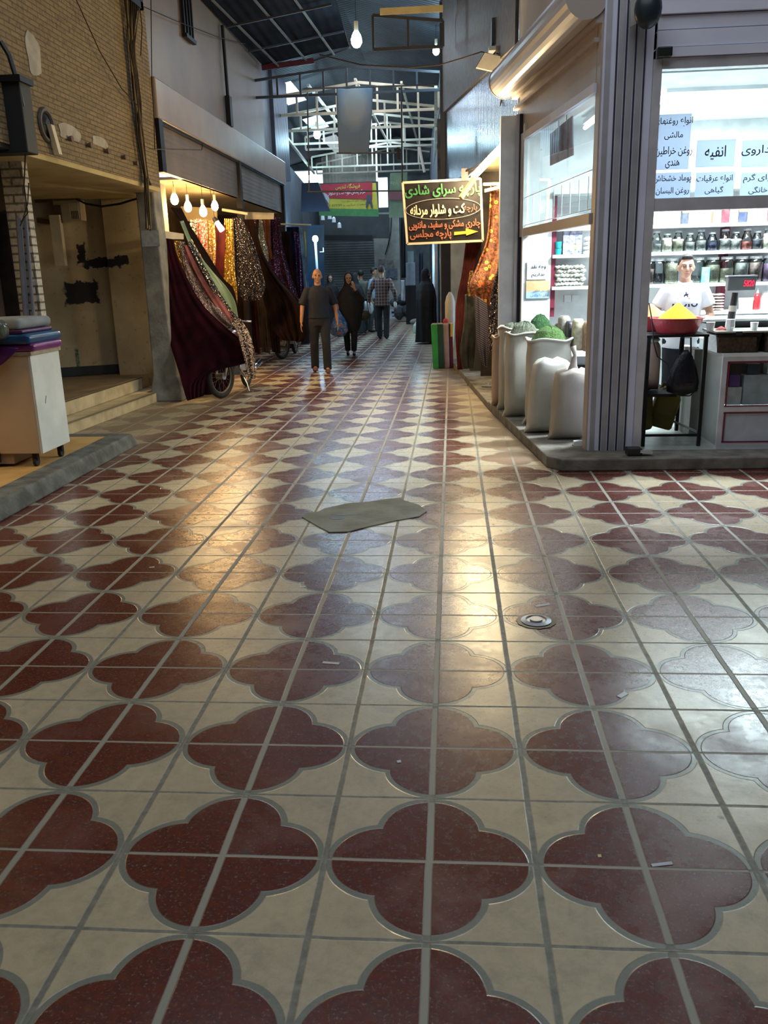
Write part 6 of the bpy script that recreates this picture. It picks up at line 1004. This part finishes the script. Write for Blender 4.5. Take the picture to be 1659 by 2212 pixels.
def person(loc,rz,H,label,pose,skin=None,shirt=None,trou=None,sleeve='short',hair=mHair,haircut='short',vox=.008,group=None,slv=.88,untucked=False,shoe=None,face=True,lean=(0,0)):
    f=Fig(loc,rz,H,label,group); skin=skin or mSkin; P={k:Vector(v) for k,v in pose.items()}; hx,hy=lean
    hc=Vector((hx*1.2,hy*1.2-.01,1.632)); m=MB(); head(m,hc)
    rings(m,[(.90,.15,.10),(1.05,.135,.095,hx*.2,hy*.2),(1.25,.16,.11,hx*.6,hy*.6),(1.38,.165,.10,hx,hy),(1.455,.09,.075,hx,hy)])
    for s in 'LR':
        sg=1 if s=='L' else -1; sh=Vector((sg*.175+hx,hy,1.40)); m.cap(sh,P['e'+s],.05,.040); m.cap(P['e'+s],P['w'+s],.039,.027); hd=(P['w'+s]-P['e'+s]).normalized(); hd=(hd+Vector(P.get('d'+s,hd))).normalized() if ('d'+s) in P else hd
        hand(m,P['w'+s],hd,P.get('t'+s,Vector((0,-1,.2))),Vector((-sg,0,0)) if ('i'+s) not in P else P['i'+s],curl=.45)
        hp=Vector((sg*.09,0,.92)); m.cap(hp,P['k'+s],.085,.056); m.cap(P['k'+s],P['a'+s],.054,.038); m.cap(P['a'+s],P['a'+s]+Vector((0,-.10,-.035)),.036,.026)
    f.blob(m,'body',skin,vox,4)
    if face: facebits(f,hc)
    if haircut=='short': m=MB(); m.ell(hc+Vector((0,.030,.040)),(.085,.092,.095),18,12); m.ell(hc+Vector((0,-.045,.098)),(.058,.035,.028),14,8); f.blob(m,'hair',hair,.009,2)
    elif haircut=='bald': m=MB(); [m.ell(hc+Vector((s*.066,.035,.01)),(.02,.055,.05),12,8) for s in (-1,1)]; m.ell(hc+Vector((0,.085,.0)),(.065,.03,.06),14,8); f.blob(m,'hair',hair,.009,2)
    m=MB(); b=.80 if untucked else .93
    rings(m,[(b,.185,.125),(1.0,.172,.122,hx*.1,hy*.1),(1.12,.168,.125,hx*.3,hy*.3),(1.28,.185,.130,hx*.7,hy*.7),(1.385,.178,.115,hx,hy),(1.44,.125,.09,hx,hy),(1.475,.072,.068,hx,hy)])
    for s in 'LR':
        sg=1 if s=='L' else -1; sh=Vector((sg*.172+hx,hy,1.395)); e,w=P['e'+s],P['w'+s]
        if sleeve=='short': m.cyl(sh,sh+(e-sh)*slv,.068,.072); m.ell(sh,(.068,)*3)
        else: m.cap(sh,e,.068,.055); m.cyl(e,e+(w-e)*.95,.055,.045)
    m.v=[Vector((v.x*1.05,v.y*1.08,v.z)) for v in m.v]; f.blob(m,'shirt',shirt,.011,3)
    m=MB(); m.torus((hx,hy-.004,1.478),(0,-.25,1),.062,.013,20,8); f.mesh(m,'collar',shirt)
    m=MB(); rings(m,[(.80,.175,.118),(.9,.178,.122),(1.0,.166,.116)])
    for s in 'LR':
        sg=1 if s=='L' else -1; hp=Vector((sg*.092,0,.88)); k_,a=P['k'+s],P['a'+s]; m.cap(hp,k_,.102,.076); m.cyl(k_,a+Vector((0,.005,-.035)),.076,.072); m.ell(k_,(.076,)*3)
    f.blob(m,'trousers',trou,.012,3)
    for s in 'LR':
        a=P['a'+s]; m=MB(); m.ell(a+Vector((0,-.06,-.05)),(.05,.135,.042),16,8); m.ell(a+Vector((0,.015,-.025)),(.047,.055,.06),14,8); f.blob(m,'shoe',shoe or M('dark_shoe',(.03,.02,.018),.5),.008,2)
    return f
def walk(st=.16,out=.0,sw=.06,tw=0): return dict(eL=(.245+out,.02+sw,1.13),wL=(.275+out,-.04+sw,.88),eR=(-.245-out,.02-sw,1.13),wR=(-.275-out,-.04-sw,.88),kL=(.10,-st*.75,.50),aL=(.105,-st,.09),kR=(-.10,st*.1,.49),aR=(-.10,st*.9,.10))
camdir=lambda x,y: math.atan2(CAM.x-x,y-CAM.y)
# walking man in dark shirt
x,y=-2.17,12.5; mShirtD=clothm('charcoal_shirt',(.009,.014,.032)); mTrouN=clothm('navy_black_trousers',(.012,.014,.022))
f=person((x,y,0),camdir(x,y)+.05,1.71,'man in dark short sleeved shirt and dark trousers walking towards the camera',walk(.14,.035,.03),mSkin,mShirtD,mTrouN,hair=mHairG,haircut='bald',vox=.0065,shoe=M('brown_shoe',(.16,.06,.04),.5))
m=MB(); 
for z in (1.1,1.2,1.3,1.4): m.ell((.0,-.132+.006*(z>1.35)*2,z),(.007,.004,.007),8,5)
f.mesh(m,'shirt_buttons',mShirtD)
m=MB(); m.cyl((-.06,-.125,1.22),(-.06,-.128,1.30),.001); 
# woman in black chador with blue bag
def chador(loc,rz,H,label,hem=.03,wid=1,face=True,arm=None,prof=None,group=None,legs=False,mt=None,skin=None):
    f=Fig(loc,rz,H,label,group); mt=mt or bpy.data.materials.get('black_chador') or M('black_chador',(.008,.008,.011),.75,c2=(.014,.014,.018),ns=6,bump=.6,bs=12); sk=skin or mSkinL
    m=MB(); hc=Vector((0,-.02,1.63)); head(m,hc); rings(m,[(.9,.13,.09),(1.25,.14,.09),(1.40,.15,.08),(1.46,.07,.06)])
    if arm: 
        e,w,d=map(Vector,arm); m.cap(Vector((.16 if e.x>0 else -.16,0,1.38)),e,.042,.036); m.cap(e,w,.035,.024); hand(m,w,d,Vector((-1 if e.x>0 else 1,0,.2)),Vector((0,.6,-.5)),curl=1.0)
    for s in (-1,1): m.cap((s*.08,0,.9),(s*.08,-.03*s,.48),.075,.05); m.cap((s*.08,-.03*s,.48),(s*.07,-.06*s,.09),.048,.034); m.cap((s*.07,-.06*s,.09),(s*.07,-.16*s if s>0 else .0,.05),.032,.024)
    f.blob(m,'body',sk,.009,4)
    if face: facebits(f,hc)
    prof=prof or [(hem,.30,.27),(hem+.25,.28,.25),(.75,.27,.23),(1.05,.30,.22),(1.25,.28,.19),(1.40,.215,.15),(1.47,.13,.115),(1.54,.098,.105,.0,.018),(1.63,.098,.108,0,.022),(1.71,.088,.095,0,.022),(1.765,.05,.055,0,.015),(1.778,.01,.012,0,.01)]
    n=56; R=[]
    for z,a,b,*o in prof:
        ox,oy=(o+[0,0])[:2]; fa=min(1,max(0,(1.5-z)/.5)); R.append([(ox+wid*a*math.cos(q)*(1+.07*fa*math.sin(7*q+z*2)+.04*fa*math.sin(13*q)),oy+b*math.sin(q)*(1+.09*fa*math.sin(6*q+1+z*2)),z) for q in [2*PI*i/n for i in range(n)]])
    m=MB(); m.loft(R); 
    if arm: m.cap(Vector((.17 if arm[0][0]>0 else -.17,0,1.36)),arm[0],.075,.07); m.cyl(arm[0],Vector(arm[0])+(Vector(arm[1])-Vector(arm[0]))*.85,.07,.05)
    f.blob(m,'chador',mt,.013,2)
    return f
x,y=-2.0,15.5
f=chador((x,y,0),camdir(x,y),1.64,'woman in a black chador walking with a blue printed bag, hand raised to her chin',.55,arm=((.27,-.05,1.18),(.12,-.17,1.42),(-.3,-.1,1)),prof=[(.52,.17,.13),(.62,.21,.16),(.80,.25,.19),(1.0,.29,.21),(1.2,.29,.19),(1.36,.22,.15),(1.47,.125,.11),(1.54,.097,.10,.0,.018),(1.63,.097,.104,0,.022),(1.71,.088,.093,0,.022),(1.76,.05,.055,0,.015),(1.775,.01,.012,0,.01)])
m=MB()
for s in (-1,1): m.cap((s*.085,0,.62),(s*.085,-.05*s,.46),.085,.075); m.cyl((s*.085,-.05*s,.46),(s*.065,-.06*s,.10),.075,.062)
f.blob(m,'trousers',mTrouN,.012,3)
for s in (-1,1): m=MB(); m.ell((s*.066,-.06*s-.045,.035),(.04,.11,.034),14,8); f.blob(m,'shoe',M('black_shoe',(.015,.012,.012),.5),.009,2)
m=MB(); hand(m,Vector((-.26,-.15,.98)),(0,0,-1),(0,-1,0),(1,0,0),curl=1.2); m.cap((-.24,-.05,1.12),(-.26,-.15,.98),.04,.028); f.blob(m,'bag_hand',mSkinL,.008,3)
def bagmat():
    mt,nt,p=newmat('blue_printed_plastic'); v,X,Y,Z=coords(nt); n=noise(nt,v,9,4); n2=noise(nt,v,14,3,out=1); c=mix(nt,n.gt(.5,.06),(.01,.10,.42),(.10,.28,.60)); c=mix(nt,noise(nt,v,17,2).gt(.6,.04)*.8,c,n2); c=mix(nt,n.gt(.62,.03),c,(.6,.15,.12)); nt.links.new(c.so,p.inputs['Base Color']); p.inputs['Roughness'].default_value=.35; nt.links.new(bumpn(nt,noise(nt,v,25,4),.7,.01).so,p.inputs['Normal']); return mt
R3=Matrix.Rotation(camdir(x,y),3,'Z'); bc=Vector((x,y,0))+R3@Vector((-.22,-.23,0)); g=empty('carrier_bag',bc,'blue plastic carrier bag with colourful print held by the walking woman','bag'); m=MB(); R=[]
for z,w,d in ((.40,.03,.02),(.43,.13,.05),(.52,.19,.08),(.64,.17,.085),(.76,.11,.06),(.85,.05,.035),(.92,.02,.02)): R.append([bc+Vector((w*math.cos(q)*(1+.08*math.sin(5*q+z*9))-.05*(z<.6)*(.6-z),d*math.sin(q),z)) for q in [2*PI*i/26 for i in range(26)]])
m.loft(R); m.build('bag_body',bagmat(),g,smooth=True); m=MB(); m.tube([bc+Vector(p) for p in ((-.03,0,.86),(-.02,.01,.93),(.0,.02,.935),(.03,0,.86))],.007); m.build('handle',bpy.data.materials['blue_printed_plastic'],g)
bc=Vector((x,y,0))+R3@Vector((.29,.02,0)); g=empty('handbag',bc,'olive black handbag hanging at the walking woman\'s other side','bag'); m=MB(); m.ell(bc+Vector((0,0,.80)),(.13,.06,.11),18,10); m.build('pouch',M('olive_leather',(.03,.035,.022),.5),g,smooth=True); m=MB(); m.tube([bc+Vector(p) for p in ((-.1,0,.86),(-.05,-.02,1.1),(.0,0,1.25),(.06,.02,1.1),(.1,0,.86))],.008); m.build('strap',bpy.data.materials['olive_leather'],g)
# plaid shirt man from behind
def plaid():
    mt,nt,p=newmat('plaid_shirt_cloth'); v,X,Y,Z=coords(nt); a=((X/.075).fract()-.5).abs().lt(.12,.02); b=((Z/.075).fract()-.5).abs().lt(.12,.02); c=mix(nt,((X/.15).fract()).gt(.5,.02)*.6,(.085,.035,.028),(.045,.028,.03)); c=mix(nt,a*.55,c,(.30,.26,.22)); c=mix(nt,b*.5,c,(.30,.26,.22)); nt.links.new(c.so,p.inputs['Base Color']); p.inputs['Roughness'].default_value=.85; return mt
x,y=-1.68,19.9
f=person((x,y,0),PI-.1,1.79,'man in a brown plaid shirt walking away up the alley',walk(.13,.06,-.05),mSkin,plaid(),clothm('dark_grey_trousers',(.022,.022,.028)),sleeve='long',haircut='short',hair=M('brown_hair',(.05,.025,.018),.7),untucked=True,face=True)
m=MB(); m.ell((0,0,0),(.045,.03,.08),10,6); c=Vector((x+.33,y-.08,.85)); [setattr(v,'xyz',v+c) for v in m.v]; tag(m.build('white_pouch',mWhite),'small white pouch in the hand of the plaid shirted man','bag')
# chador wearer at the right
x,y=-.52,18.2
f=chador((x,y,0),2.3,1.68,'woman in a full black chador standing at the lit shop on the right',.04,wid=.9,arm=((.22,-.10,1.22),(.10,-.20,1.50),(-.2,-.1,1)))
m=MB(); m.ell((.0,-.15,.035),(.04,.1,.03),12,6); f.mesh(m,'shoe',bpy.data.materials['black_shoe'])
# far group
x,y=at(713,600,23.5).x,23.5; chador((x,y,0),camdir(x,y)+.1,1.60,'woman in a black chador standing at the far left behind the bag carrying woman',.03)
x,y=at(768,600,21.6).x,21.6; chador((x,y,0),2.6,1.62,'person in black with back turned, seen between the walking woman and the plaid shirt',.05,wid=.85)
x,y=at(779,590,22.8).x,22.8
person((x,y,0),PI+.3,1.70,'man in an olive grey shirt facing away in the far group',walk(.05),mSkin,clothm('olive_grey_shirt',(.20,.22,.17)),mTrouN,vox=.011)
x,y=at(804,585,22.4).x,22.4
f=person((x,y,0),1.2,1.76,'man in a pale blue shirt looking down at the far pier',dict(walk(.07),eL=(.25,-.05,1.15),wL=(.2,-.2,.98)),mSkin,clothm('pale_blue_shirt',(.38,.52,.66)),clothm('grey_trousers',(.07,.08,.09)),vox=.011,lean=(0,-.05))
for i,(px,Y) in enumerate(((790,22.1),(799,22.0))):
    a=at(px,668,Y); m=MB(); R=[]
    for z,w in ((a.z-.12,.06),(a.z,.11),(a.z+.12,.09),(a.z+.22,.03)): R.append([(a.x+w*math.cos(q),Y+w*.5*math.sin(q),z) for q in [2*PI*k/14 for k in range(14)]])
    m.loft(R); tag(m.build('carrier_bag',M('translucent_white_bag',(.5,.55,.6),.4) if i==0 else bpy.data.materials['translucent_white_bag'],smooth=True),('left','right')[i]+' whitish carrier bag hanging beside the pale blue shirted man','bag')
# seller in white T shirt behind the basins
x,y=2.29,6.55; mTee=M('white_tshirt',(.82,.84,.87),.8,c2=(.72,.75,.8),ns=4,bump=.3,bs=12)
f=person((x,y,.106),camdir(x,y)*.6+.05,1.60,'shop seller in a white T shirt with dark writing behind the basins',dict(eL=(.29,.02,1.14),wL=(.10,-.20,1.06),eR=(-.29,.02,1.14),wR=(-.12,-.20,1.06),kL=(.1,-.02,.5),aL=(.1,0,.09),kR=(-.1,-.02,.5),aR=(-.1,0,.09),tL=(-.2,0,1),tR=(.2,0,1),iL=(-.6,.6,-.3),iR=(.6,.6,-.3)),mSkinL,mTee,mTrouN,vox=.0065,untucked=True,lean=(0,-.03),slv=.6)
mNv=M('navy_print',(.02,.025,.08),.7)
def onshirt(o,a=.19,b=.136,off=.004):
    for v in o.data.vertices:
        lx=v.co.x; t=max(0,1-(lx/a)**2); p=Vector((lx,-b*math.sqrt(t)-off+.0-.02,v.co.z)); v.co=f.L+f.R@(p*f.k)
o=text('Polo',mNv,(0,0,1.275),(1,0,0),(0,0,1),.25,.085,None,'shirt_lettering',bold=.04,raw=True); onshirt(o); o.parent=f.g; o.matrix_parent_inverse=Matrix.LocRotScale(f.g.location,f.g.rotation_euler,None).inverted()
m=MB()
for poly in ([(-.028,-.02),(-.02,-.03),(-.012,-.012),(.008,-.012),(.016,-.032),(.024,-.03),(.02,-.004),(.03,.006),(.026,.016),(.012,.008),(.006,.012),(.004,.036),(-.004,.04),(-.008,.03),(-.01,.008),(-.026,.0)],): m.add([(a_*.8,0,1.355+b_*.8) for a_,b_ in poly],[tuple(range(len(poly)))])
o=m.build('shirt_emblem',mNv,None); onshirt(o,off=.006); o.parent=f.g; o.matrix_parent_inverse=Matrix.LocRotScale(f.g.location,f.g.rotation_euler,None).inverted()
